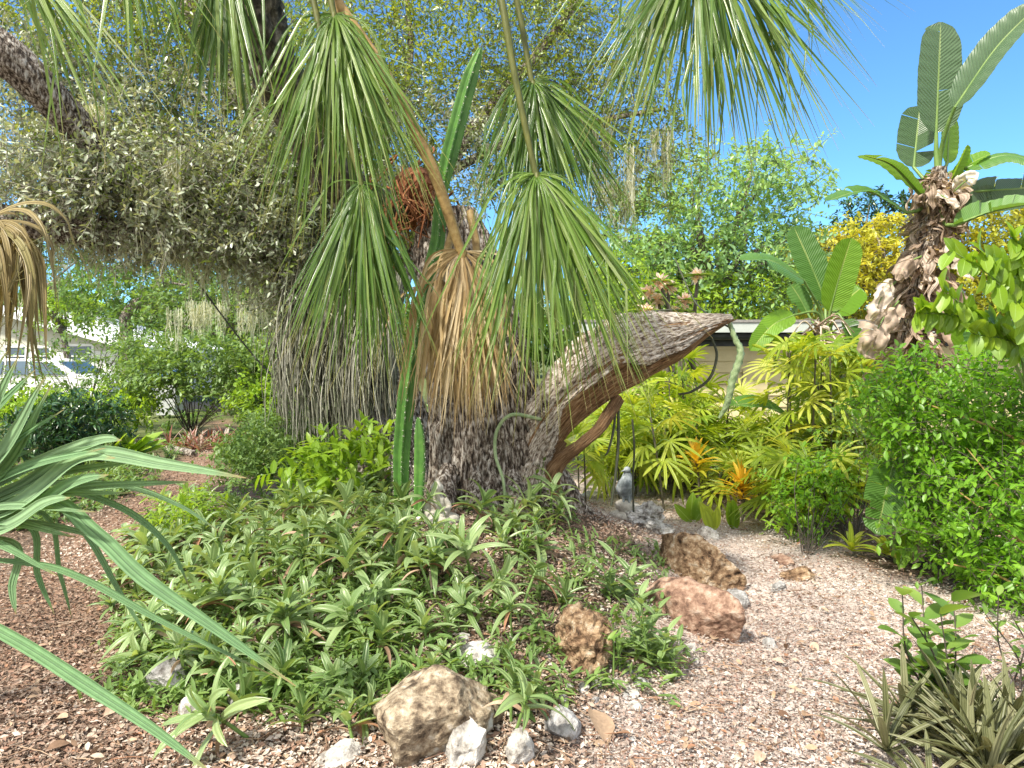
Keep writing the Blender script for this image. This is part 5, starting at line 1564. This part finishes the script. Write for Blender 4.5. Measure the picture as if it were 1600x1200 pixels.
shrub('shrub', 'fine feathery green bush behind the basket plants at the left of the trunk', 'shrub', ground_at(440, 735), [(430, 695, 7.2, 75, 45, .6, 420), (500, 690, 7.6, 60, 45, .5, 260), (380, 725, 6.9, 50, 32, .4, 170)], 'fernleaf', .045, 9, (.1, .22), OV, 12, .004, seed=55, stemmat='stemgreen')
shrub('shrub', 'low sunlit yellow green leafy plant at the left shoulder of the mound', 'shrub', ground_at(285, 835), [(290, 800, 5.7, 55, 28, .3, 70)], 'lime', .075, 6, (.08, .16), LA, 6, .004, seed=56, stemmat='stemgreen', updir=.9)  # yellow green colour carries the patch of sunlight on these leaves

def strap_clump(name, label, base, n, lmin, lmax, w, mat, seed, lift=1.1, rx=.3, rvr=(0, 1)):
    r = np.random.default_rng(seed)
    mb = MB()
    for q in range(max(1, n // 12)):
        c = np.asarray(base) + [r.normal() * rx, r.normal() * rx * .7, .02]
        rosette_mesh(mb, c, 12, lmin, lmax, w, seed * 10 + q, 0, lift, .55, rvr, 12, .5, .03)
    return tag(mb.build(name, M[mat], base=base), label, 'plant')
strap_clump('bromeliad', 'clump of olive and brown strap leaved bromeliads at the bottom right corner', P(1545, 1190, 2.7), 240, .26, .48, .034, 'brom', 12, 1.35, .2)
b1 = ground_at(1470, 1190)
strap_clump('bromeliad', 'smaller grey green bromeliad tuft at the front left of the corner clump', b1 + [0, 0, .0], 48, .2, .36, .032, 'brom', 14, 1.0, .12)
def orange_plant(px, py, top, label, seed):
    g = ground_at(px, py)
    t = thing('croton', label, 'plant', g)
    c = P(px, top, g[1])
    mb = MB(); tube(mb, spline([g - [0, 0, .05], (g + c) / 2 + [.03, 0, 0], c], 12), [.015, .012], 8); mb.build('stem', M['cane'], t)
    mb = MB()
    rosette_mesh(mb, c - [0, 0, .03], 20, .22, .36, .05, seed, 0, 1.5, .5, (0, .75), 9, .35, .10)
    rosette_mesh(mb, c - [0, 0, .12], 14, .25, .38, .045, seed + 1, 0, .7, .9, (.7, 1), 9, .35, .06)
    mb.build('foliage', M['orange'], t)
orange_plant(1088, 800, 722, 'orange and yellow strap leaved croton in front of the lady palms, left and higher one', 501)
orange_plant(1158, 815, 762, 'yellow orange strap leaved croton in front of the lady palms, right and lower one', 503)
for k, (px, py, lab) in enumerate([(1080, 815, 'upright green arrow leaf plant at the foot of the lady palms'), (1112, 830, 'yellow green arrow leaf at the path edge under the orange croton'), (1148, 826, 'pair of tall green arrow leaves at the path edge right of the yellow one')]):
    g = ground_at(px, py); mb = MB(); r = np.random.default_rng(k)
    for j in range(4):
        d = np.array([r.normal() * .4, -.2, 1.0]); scatter(mb, leaf_tpl('oval', 6, .42, .15, .25), [g + r.normal(size=3) * [.03, .03, 0]], [d], [[r.normal() * .3, -1, .2]], [r.uniform(.18, .3)], [(.2, .9, .3)[k]])
    tag(mb.build('arrow_leaf_plant', M['ladypalm' if k == 1 else 'lime'], base=g), lab, 'plant')
# ================================================================ LEFT BACKGROUND
def gpt(px, Y):
    x = (px - 800) / FPX * Y
    return np.array([x, Y, float(hgt(x, Y))])
strap_clump('bromeliad', 'clump of red and grey strap leaved bromeliads at the far end of the left path', gpt(315, 12.6), 190, .35, .6, .04, 'redbrom', 31, 1.2, .42)
shrub('shrub', 'dark glossy leaved low shrub at the left in front of the white car', 'shrub', gpt(95, 10.5), [(110, 660, 10.5, 85, 42, .6, 420), (60, 690, 10.0, 60, 40, .5, 200)], 'dark', .10, 7, (.12, .25), LA, 10, .008, seed=81)
shrub('shrub', 'pale yellow green shrub between the white car and the far bromeliads', 'shrub', gpt(300, 14.5), [(330, 575, 14.5, 100, 52, .9, 520), (230, 600, 14.0, 60, 40, .6, 220), (400, 600, 14.0, 60, 60, .6, 280), (250, 550, 15, 60, 26, .5, 120)], 'fernleaf', .10, 8, (.2, .45), OV, 22, .012, seed=82)
shrub('shrub', 'green shrubbery filling the gap left of the leaning trunk', 'shrub', gpt(440, 13.5), [(440, 625, 13.5, 70, 45, .8, 420), (470, 570, 14.5, 60, 60, .8, 300)], 'lime', .085, 8, (.2, .4), OV, 12, .012, seed=83)
shrub('shrub', 'sunlit yellow green bush in front of the white car', 'shrub', gpt(60, 14), [(60, 640, 14, 100, 26, .6, 300), (170, 640, 13.5, 70, 28, .6, 240)], 'lime', .085, 8, (.15, .35), OV, 8, .01, seed=84)
shrub('shrub', 'thin twiggy overhanging bush partly veiling the white house and car', 'shrub', gpt(130, 16), [(120, 545, 16, 100, 60, .9, 130), (210, 560, 16, 60, 60, .8, 120), (60, 610, 15.5, 80, 26, .6, 90)], 'fernleaf', .10, 8, (.3, .7), OV, 30, .012, seed=85)
t = thing('broad_leaf_plant', 'light green plant with broad upright leaves left of the far red bromeliads', 'plant', gpt(200, 10.6))
mb = MB(); rr_ = np.random.default_rng(6)
for k in range(16):
    a = rr_.uniform(0, 6.28); d = np.array([cos(a), sin(a), rr_.uniform(.5, 1.4)])
    scatter(mb, leaf_tpl('oval', 7, .34, .35, .25), [ORG[t.name] + [rr_.normal() * .12, rr_.normal() * .1, .1]], [d], [[0, -.6, 1]], [rr_.uniform(.4, .62)], [rr_.random()])
mb.build('foliage', M['lime'], t)
def log(px0, py0, px1, py1, rad, label):
    a, b = ground_at(px0, py0), ground_at(px1, py1)
    mb = MB(); tube(mb, spline([a + [0, 0, rad * .7], (a + b) / 2 + [0, 0, rad * .9], b + [0, 0, rad * .7]], 40), rad, 24, 0, None, bark_disp(1, 2, .08, 2))
    tag(mb.build('log', M['bark'], base=a), label, 'log')
log(262, 705, 304, 714, .06, 'short grey log lying beside the left path')
log(205, 692, 268, 690, .04, 'thin pale branch lying left of the short grey log')
def ferns():
    r = np.random.default_rng(15); mb = MB()
    n = 1500
    px = r.uniform(-60, 350, n); py = r.uniform(690, 830, n)
    G = []
    for a, b in zip(px, py):
        if b > 700 + (350 - a) * .42 + 10: continue
        g = ground_at(a, b)
        if zone_left(np.array(g[0]), np.array(g[1])) > .55: continue
        G.append(g)
    # strip right of the far path too
    for k in range(500):
        g = ground_at(r.uniform(370, 560), r.uniform(640, 745)); G.append(g)
    G = np.array(G)
    twigs(mb, G, rand_dirs(len(G), 1.1, r), r.uniform(.12, .3, len(G)), 10, LA, .085, 0, 1, .002, .3, .9, .6, r)
    tag(mb.build('ground_cover', [M['fernleaf'], M['twig']]), 'low ferny green plants along the left path', None, None, 'stuff')
    mb = MB(); G = []
    for k in range(900):
        x = r.uniform(-9, 9); y = r.uniform(9.5, 20)
        if zone_left(np.array(x), np.array(y)) > .3: continue
        G.append((x, y, float(hgt(x, y))))
    G = np.array(G)
    twigs(mb, G, rand_dirs(len(G), 1.0, r), r.uniform(.2, .5, len(G)), 9, LA, .12, 0, 1, .003, .3, .9, .6, r)
    tag(mb.build('undergrowth', [M['mid'], M['twig']]), 'mixed low undergrowth behind the garden', None, None, 'stuff')
    mb = MB(); n = 2600
    G = []
    for k in range(n):
        a, b = r.uniform(180, 900), r.uniform(760, 1120); g = ground_at(a, b)
        if onmound(g[0], g[1]) > .5 and (a < 650 or r.random() < .3): G.append(g)
    for k in range(140):
        G.append(ground_at(r.uniform(900, 1060), r.uniform(850, 1090)))
    G = np.array(G)
    twigs(mb, G, rand_dirs(len(G), 1.3, r), r.uniform(.06, .2, len(G)), 8, LA, .06, 0, 1, .0015, .3, .9, .6, r)
    tag(mb.build('small_weeds', [M['fernleaf'], M['twig']]), 'tiny green weeds between the basket plants', None, None, 'stuff')
ferns()

def tree(name, label, base, crowns, mat, size, trunk_r, seed, K=8, tl=(.3, .7), tpl=OV, limbs=7, bark='bark', tpts=None, updir=.5, group=None, droop=.2, clumpvar=.6, lims=None):
    r = np.random.default_rng(seed)
    t = thing(name, label, 'tree', base, group)
    O = np.vstack([pv(*v, r, .5) for v in crowns])
    cc = O.mean(0)
    mb = MB()
    top = np.array([base[0] + (cc[0] - base[0]) * .5, base[1], base[2] + (cc[2] - base[2]) * .75]) if tpts is None else tpts[-1]
    mid = (np.asarray(base) + top) / 2 + np.array([r.normal() * .15, 0, 0])
    pts = [np.asarray(base) - [0, 0, .15], mid, top] if tpts is None else [np.asarray(base) - [0, 0, .15]] + list(tpts)
    tube(mb, spline(pts, 40), [trunk_r, trunk_r * .8, trunk_r * .6], 20, 0, None, bark_disp(1, 1.6, .06, seed))
    mb.build('trunk', M[bark], t)
    mb = MB()
    for k in range(limbs):
        e = O[r.integers(0, len(O))]
        m = (top + e) / 2 + r.normal(size=3) * .12 * np.linalg.norm(e - top)
        tube(mb, spline([top - [0, 0, .1 * k / limbs], m, e], 20), [trunk_r * .5, trunk_r * .3, trunk_r * .08], 8, 0, None, lambda a, L, q: q * .2 * np.sin(L * 9))
    mb.build('branch', M[bark], t)
    mb = MB()
    twigs(mb, O, rand_dirs(len(O), .1, r), r.uniform(tl[0], tl[1], len(O)), K, tpl, size, 0, 1, size * .05, droop, updir, clumpvar, r)
    mb.build('crown', [M[mat], M['twig']], t)
    return t
def bg_trees():
    tree('tree', 'grey barked tree with a bent trunk and thin crown behind the white house', gpt(205, 24), [(220, 465, 24, 120, 50, 1.5, 420), (330, 470, 24, 90, 45, 1.5, 260)], 'mid', .16, .25, 91, tpts=[P(200, 545, 24), P(198, 490, 24), P(232, 468, 24)], limbs=12)
    tree('tree', 'wide pale tree with moss behind the far shrubs left of the leaning oak', gpt(360, 20), [(340, 460, 20, 110, 60, 1.5, 520), (430, 500, 19, 80, 60, 1.2, 380)], 'fernleaf', .13, .2, 92, limbs=12)
    tree('tree', 'bushy tree rising behind the left end of the white house', gpt(40, 38), [(60, 440, 38, 150, 60, 3, 700)], 'mid', .24, .3, 93)
    tree('tree', 'tree with a bright lime crown just above the white house roof', gpt(95, 26), [(100, 482, 26, 48, 24, 1, 200)], 'lime', .16, .15, 94)
    tree('tree', 'green tree in the far gap between the leaning oak and the stump', gpt(520, 22), [(500, 480, 22, 110, 100, 2, 620)], 'mid', .15, .25, 95)
    # right
    tree('tree', 'airy blue green tree spreading above the tan building', gpt(1130, 19), [(1130, 300, 19, 120, 70, 1.8, 250), (1040, 350, 19, 120, 80, 1.8, 250), (1215, 290, 19, 80, 60, 1.5, 130), (1110, 420, 18.5, 130, 60, 1.5, 420), (1000, 430, 18.5, 90, 70, 1.5, 270), (1240, 420, 19, 60, 60, 1.2, 150)], 'bluegreen', .15, .22, 96, K=11, limbs=26, tl=(.5, 1.0))
    tree('tree', 'bright green tree low behind the broken limb', gpt(960, 17), [(960, 470, 17, 75, 70, 1.3, 420), (1040, 490, 17.5, 90, 30, 1, 260), (1150, 470, 18, 90, 36, 1, 300)], 'lime', .12, .18, 97)
    tree('tree', 'round yellow tree behind the tan building between two bird of paradise plants', gpt(1310, 24), [(1310, 430, 24, 105, 70, 1.8, 900), (1380, 400, 24, 70, 60, 1.5, 400)], 'yellow', .17, .25, 98)
    tree('tree', 'yellow crowned tree at the right edge behind the tall bird of paradise', gpt(1580, 24), [(1570, 370, 24, 110, 80, 1.8, 950), (1520, 450, 24, 100, 60, 1.5, 600)], 'yellow', .17, .25, 99)
    tree('tree', 'dark green tree top peeping left of the tall bird of paradise', gpt(1340, 34), [(1370, 340, 34, 60, 40, 1.5, 260), (1240, 400, 34, 60, 50, 1.5, 260)], 'dark', .2, .25, 100)
    # distant woods closing the view
    r = np.random.default_rng(101); mb = MB()
    O = np.vstack([pv(px, 520, 60, 110, 48, 6, 420, r, .5) for px in range(-300, 2000, 110)])
    twigs(mb, O, rand_dirs(len(O), .1, r), r.uniform(.8, 1.6, len(O)), 9, OV, .5, 0, 1, .02, .2, .5, .6, r)
    tag(mb.build('distant_woods', [M['mid'], M['twig']]), 'far belt of trees beyond the houses', None, None, 'stuff')
bg_trees()
def frangipani():
    r = np.random.default_rng(111)
    g = gpt(1060, 9.6)
    t = thing('frangipani', 'frangipani with bare thick branches and pink flower clusters above the broken limb', 'tree', g)
    ms = MB(); mf = MB(); ml = MB()
    cl = [(1012, 458), (1028, 470), (1045, 448), (1090, 432), (1070, 470), (1008, 485), (1052, 488), (1030, 440)]
    for x, y in cl:
        e = P(x, y, 9.6 + r.normal() * .25)
        tube(ms, spline([g, g + (e - g) * .6 + r.normal(size=3) * .2, e], 16), [.05, .035, .02], 8)
        mf = MB(); ball(mf, e, (.05, .05, .05), 8, 6)
        for k in range(46):
            o = e + nrm(r.normal(size=3)) * r.uniform(.02, .055)
            scatter(mf, leaf_tpl('oval', 3, .55, .1, .2), [o], [nrm(o - e) + r.normal(size=3) * .4], [[0, -.5, 1]], [r.uniform(.07, .11)], [r.random()])
        mf.build('blossom_cluster', M['pink'], t)
        for k in range(12):
            a = r.uniform(0, 6.28); scatter(ml, LA, [e], [[cos(a), sin(a), .2]], [[0, 0, 1]], [r.uniform(.22, .34)], [r.random()])
    ms.build('branch', M['twig'], t); ml.build('foliage', M['lime'], t)
frangipani()

# ================================================================ TAN BUILDING AT THE RIGHT
def tan_building():
    Yw = 14.5
    M['siding'] = noisemat('tan_siding', [(.3, (.46, .39, .22)), (.7, (.58, .50, .30))], scale=2.2, rough=.7, bump=.05, dist=.003)
    M['fascia'] = noisemat('pale_fascia', [(.3, (.36, .40, .37)), (.7, (.52, .56, .52))], scale=3, rough=.5, bump=.05)
    M['gutter_shadow'] = noisemat('dark_gutter_shadow', [(.3, (.02, .025, .03)), (.7, (.06, .07, .08))], scale=5, rough=.5, bump=.1)  # near black colour stands in for the shadow under the eave
    M['roofing'] = noisemat('grey_roofing', [(.3, (.16, .15, .14)), (.7, (.32, .31, .29))], scale=30, rough=.9, bump=.2)
    x0 = (915 - 800) / FPX * Yw; x1 = 13.5
    z = lambda py: EYE - (py - HOR) / FPX * Yw
    t = thing('garden_building', 'low tan clapboard building with a painted eave shadow behind the lady palms', 'building', (x0, Yw, 0))
    mb = MB()
    box(mb, (x0 + .2, Yw + .02, -.2), (x1 - .2, Yw + 6, z(532)))
    zz = -.1
    while zz < z(546):
        h = .235
        v = np.array([(x0 + .15, Yw - .02, zz), (x1 - .15, Yw - .02, zz), (x1 - .15, Yw + .012, zz + h), (x0 + .15, Yw + .012, zz + h), (x0 + .15, Yw + .03, zz), (x1 - .15, Yw + .03, zz)])
        mb.add(v, [(0, 1, 2, 3), (4, 5, 1, 0)]); zz += h
    mb.build('wall', M['siding'], t, smooth_=False)
    mb = MB(); box(mb, (x0 - .2, Yw - .62, z(506)), (x1, Yw + 6.6, z(502)))
    mb.build('roof', M['roofing'], t, smooth_=False)
    mb = MB(); box(mb, (x0 - .18, Yw - .60, z(521)), (x1 - .02, Yw - .56, z(506) - .003)); box(mb, (x0 - .18, Yw - .55, z(520)), (x1 - .02, Yw, z(520) + .02))
    mb.build('fascia', M['fascia'], t, smooth_=False)
    mb = MB()
    tube(mb, [(x0 - .1, Yw - .30, z(525)), (x1 - .1, Yw - .30, z(525))], .09, 10)
    box(mb, (x0 + .1, Yw - .03, z(541)), (x1 - .2, Yw + .018, z(522)))  # dark board on the wall, shaped as the eave shadow
    mb.build('gutter_shadow', M['gutter_shadow'], t, smooth_=False)
    d = thing('door', None, None, (0, 0, 0)); del_ = d
    bpy.data.objects.remove(d)
    for px in (1335, 1362, 1389):
        xa = (px - 800) / FPX * Yw; mb = MB()
        box(mb, (xa, Yw - .07, -.05), (xa + .34, Yw - .025, z(545)))
        box(mb, (xa + .05, Yw - .085, .15), (xa + .29, Yw - .068, .8)); box(mb, (xa + .05, Yw - .085, .95), (xa + .29, Yw - .068, z(545) - .08))
        mb.build('door_panel', M['siding'], t, smooth_=False)
    xa = (1160 - 800) / FPX * Yw; mb = MB()
    box(mb, (xa, Yw - .06, .5), (xa + .5, Yw - .025, z(577)))
    mb.build('hatch', M['siding'], t, smooth_=False)
tan_building()

# ================================================================ WHITE HOUSE, CAR, BIN
def white_house():
    Yw = 31.0
    M['whitewall'] = plain('white_render', (.72, .72, .70), .7, .06)
    M['trim'] = plain('white_trim', (.8, .8, .79), .5, .04)
    M['creamwall'] = plain('cream_gable', (.5, .49, .40), .7, .08)
    M['glass'] = plain('window_glass', (.05, .09, .13), .08, .2, 3, 0, .8)
    z = lambda py: EYE - (py - HOR) / FPX * Yw
    X = lambda px: (px - 800) / FPX * Yw
    t = thing('house', 'white low gabled house across the street at the left', 'house', (X(100), Yw, 0))
    mb = MB()
    a, b = X(-260), X(205)
    box(mb, (a, Yw, -.2), (b, Yw + 9, z(548)))
    mb.build('wall', M['whitewall'], t, smooth_=False)
    mb = MB(); pk = X(-30)
    zt, ze = z(482), z(546)
    v = [(a, Yw - .02, z(548)), (b, Yw - .02, z(548)), (pk, Yw - .02, zt), (a, Yw + 9, z(548)), (b, Yw + 9, z(548)), (pk, Yw + 9, zt)]
    mb.add(v, [(0, 1, 2), (5, 4, 3)]); mb.add(v, [(0, 3, 4, 1)])
    mb.build('gable', M['creamwall'], t, smooth_=False)
    mb = MB()
    for (xa, za, xb, zb) in ((pk, zt, b + .5, ze - .12), (a - .5, ze - .12, pk, zt)):
        v = []
        for yy in (Yw - .6, Yw + 9.4):
            v += [(xa, yy, za + .02), (xb, yy, zb + .02), (xb, yy, zb + .24), (xa, yy, za + .24)]
        mb.add(v, [(0, 1, 2, 3), (7, 6, 5, 4), (0, 4, 5, 1), (3, 2, 6, 7), (1, 5, 6, 2), (0, 3, 7, 4)])
    mb.build('roof', M['trim'], t, smooth_=False)
    for pa, pb, ya, yb in ((105, 144, 541, 569), (60, 78, 544, 566), (185, 203, 546, 562), (10, 40, 543, 567)):
        mb = MB(); xa, xb, za, zb = X(pa), X(pb), z(yb), z(ya); yy = Yw - .06
        box(mb, (xa - .1, yy, za - .1), (xb + .1, yy + .05, za)); box(mb, (xa - .1, yy, zb), (xb + .1, yy + .05, zb + .1))
        box(mb, (xa - .1, yy, za), (xa, yy + .05, zb)); box(mb, (xb, yy, za), (xb + .1, yy + .05, zb)); zm = za + (zb - za) * .45; box(mb, (xa, yy + .005, zm - .025), (xb, yy + .05, zm + .025))
        w = mb.build('window', M['trim'], t, smooth_=False)
        mb = MB(); box(mb, (xa, Yw - .025, za), (xb, Yw - .012, zb)); mb.build('pane', M['glass'], w, smooth_=False)
white_house()
def car():
    Y = 22.0
    X = lambda px: (px - 800) / FPX * Y
    M['carpaint'] = plain('white_car_paint', (.78, .78, .78), .25, .02); M['tyre'] = plain('tyre_rubber', (.03, .03, .03), .8); M['rim'] = plain('wheel_rim', (.5, .5, .52), .3, .05, 6, .8)
    x1 = X(196); x0 = x1 - 4.7
    z0 = .10
    t = thing('parked_car', 'white parked car partly hidden by bushes in front of the white house', 'car', (x0 + 2.3, Y, z0))
    prof = [(0, .45), (.05, .85), (.25, 1.0), (.55, 1.42), (1.2, 1.5), (2.4, 1.5), (3.0, 1.42), (3.65, 1.02), (4.45, .88), (4.65, .7), (4.7, .42), (4.4, .28), (.3, .28)]
    n = len(prof); mb = MB()
    secs = [(-.88, .94), (-.84, 1), (.84, 1), (.88, .94)]
    V = []
    for dy, s in secs:
        for px_, pz in prof:
            cz = .75
            yy = dy * (1 - .16 * max(0, (pz - 1.0) / .5))
            V.append((x0 + 2.35 + (px_ - 2.35) * (.985 if s < 1 else 1), Y + yy, z0 + cz + (pz - cz) * s))
    F = []
    for k in range(3):
        for i in range(n): F.append((k * n + i, k * n + (i + 1) % n, (k + 1) * n + (i + 1) % n, (k + 1) * n + i))
    mb.add(V, F)
    for k, rev in ((0, False), (3, True)):
        c = np.mean([V[k * n + i] for i in range(n)], 0)
        vv = [V[k * n + i] for i in range(n)] + [c]
        ff = [(i, (i + 1) % n, n) if rev else ((i + 1) % n, i, n) for i in range(n)]
        mb.add(vv, ff)
    mb.build('body', M['carpaint'], t, smooth_=False)
    for a in ([(.62, 1.02), (.78, 1.38), (1.45, 1.42), (1.45, 1.02)], [(1.55, 1.02), (1.55, 1.42), (2.15, 1.42), (2.25, 1.02)], [(2.35, 1.02), (2.25, 1.42), (2.92, 1.36), (3.42, 1.02)]):
        mb = MB(); v = []
        for off in (0, .03):
            for px_, pz in a:
                yy = -.895 * (1 - .16 * max(0, (pz - 1.0) / .5)) + off
                v.append((x0 + px_, Y + yy - .012, z0 + pz))
        mb.add(v, [(0, 1, 2, 3), (7, 6, 5, 4), (0, 4, 5, 1), (1, 5, 6, 2), (2, 6, 7, 3), (3, 7, 4, 0)]); mb.build('window', M['glass'], t, smooth_=False)
    mb = MB(); v = [(x0 + 3.06, Y - .66, z0 + 1.41), (x0 + 3.06, Y + .66, z0 + 1.41), (x0 + 3.62, Y + .72, z0 + 1.06), (x0 + 3.62, Y - .72, z0 + 1.06)]
    v += [(a, b, c - .05) for a, b, c in v]; mb.add(v, [(0, 1, 2, 3), (7, 6, 5, 4), (0, 4, 5, 1), (1, 5, 6, 2), (2, 6, 7, 3), (3, 7, 4, 0)]); mb.build('windscreen', M['glass'], t, smooth_=False)
    for wx in (.85, 3.8):
        for s in (-1, 1):
            mb = MB(); tube(mb, [(x0 + wx, Y + s * .68, z0 + .32), (x0 + wx, Y + s * .92, z0 + .32)], .32, 24); w = mb.build('wheel', M['tyre'], t)
            mb = MB(); tube(mb, [(x0 + wx, Y + s * .90, z0 + .32), (x0 + wx, Y + s * .935, z0 + .32)], .2, 18); mb.build('rim', M['rim'], w)
    for s in (-.62, .62):
        mb = MB(); ball(mb, (x0 + 4.56, Y + s, z0 + .74), (.12, .2, .09)); mb.build('headlight', M['trim'], t)
car()
def bin_():
    Y = 19.0; g = gpt(265, Y)
    M['blueplastic'] = plain('blue_plastic', (.05, .16, .45), .45, .1); M['greyplastic'] = plain('grey_plastic', (.5, .52, .52), .5, .1)
    t = thing('wheeled_bin', 'blue lidded wheeled bin standing behind the pale shrub at the left', 'bin', g)
    mb = MB(); a = g
    v = []
    for zz, h in ((.08, .24), (.95, .30)):
        v += [(a[0] - h, a[1] - h, a[2] + zz), (a[0] + h, a[1] - h, a[2] + zz), (a[0] + h, a[1] + h, a[2] + zz), (a[0] - h, a[1] + h, a[2] + zz)]
    f = [(0, 3, 2, 1), (4, 5, 6, 7), (0, 1, 5, 4), (1, 2, 6, 5), (2, 3, 7, 6), (3, 0, 4, 7)]
    mb.add(v, f); mb.build('body', M['greyplastic'], t, smooth_=False)
    v = []
    for zz, h in ((.953, .33), (1.22, .30), (1.28, .22)):
        v += [(a[0] - h, a[1] - h, a[2] + zz), (a[0] + h, a[1] - h, a[2] + zz), (a[0] + h, a[1] + h, a[2] + zz), (a[0] - h, a[1] + h, a[2] + zz)]
    f = [(0, 3, 2, 1)] + [(8, 9, 10, 11)] + [(k + i, k + (i + 1) % 4, k + 4 + (i + 1) % 4, k + 4 + i) for k in (0, 4) for i in range(4)]
    mb = MB(); mb.add(v, f); mb.build('lid', M['blueplastic'], t, smooth_=False)
    for s in (-1, 1):
        mb = MB(); tube(mb, [a + [s * .25, .24, .1], a + [s * .31, .24, .1]], .1, 16); mb.build('wheel', M['tyre'], t)
bin_()

for o in bpy.data.objects:
    l = o.get("label")
    if l and not 4 <= len(l.replace(',', '').split()) <= 16: print("LABEL", o.name, len(l.split()), l)
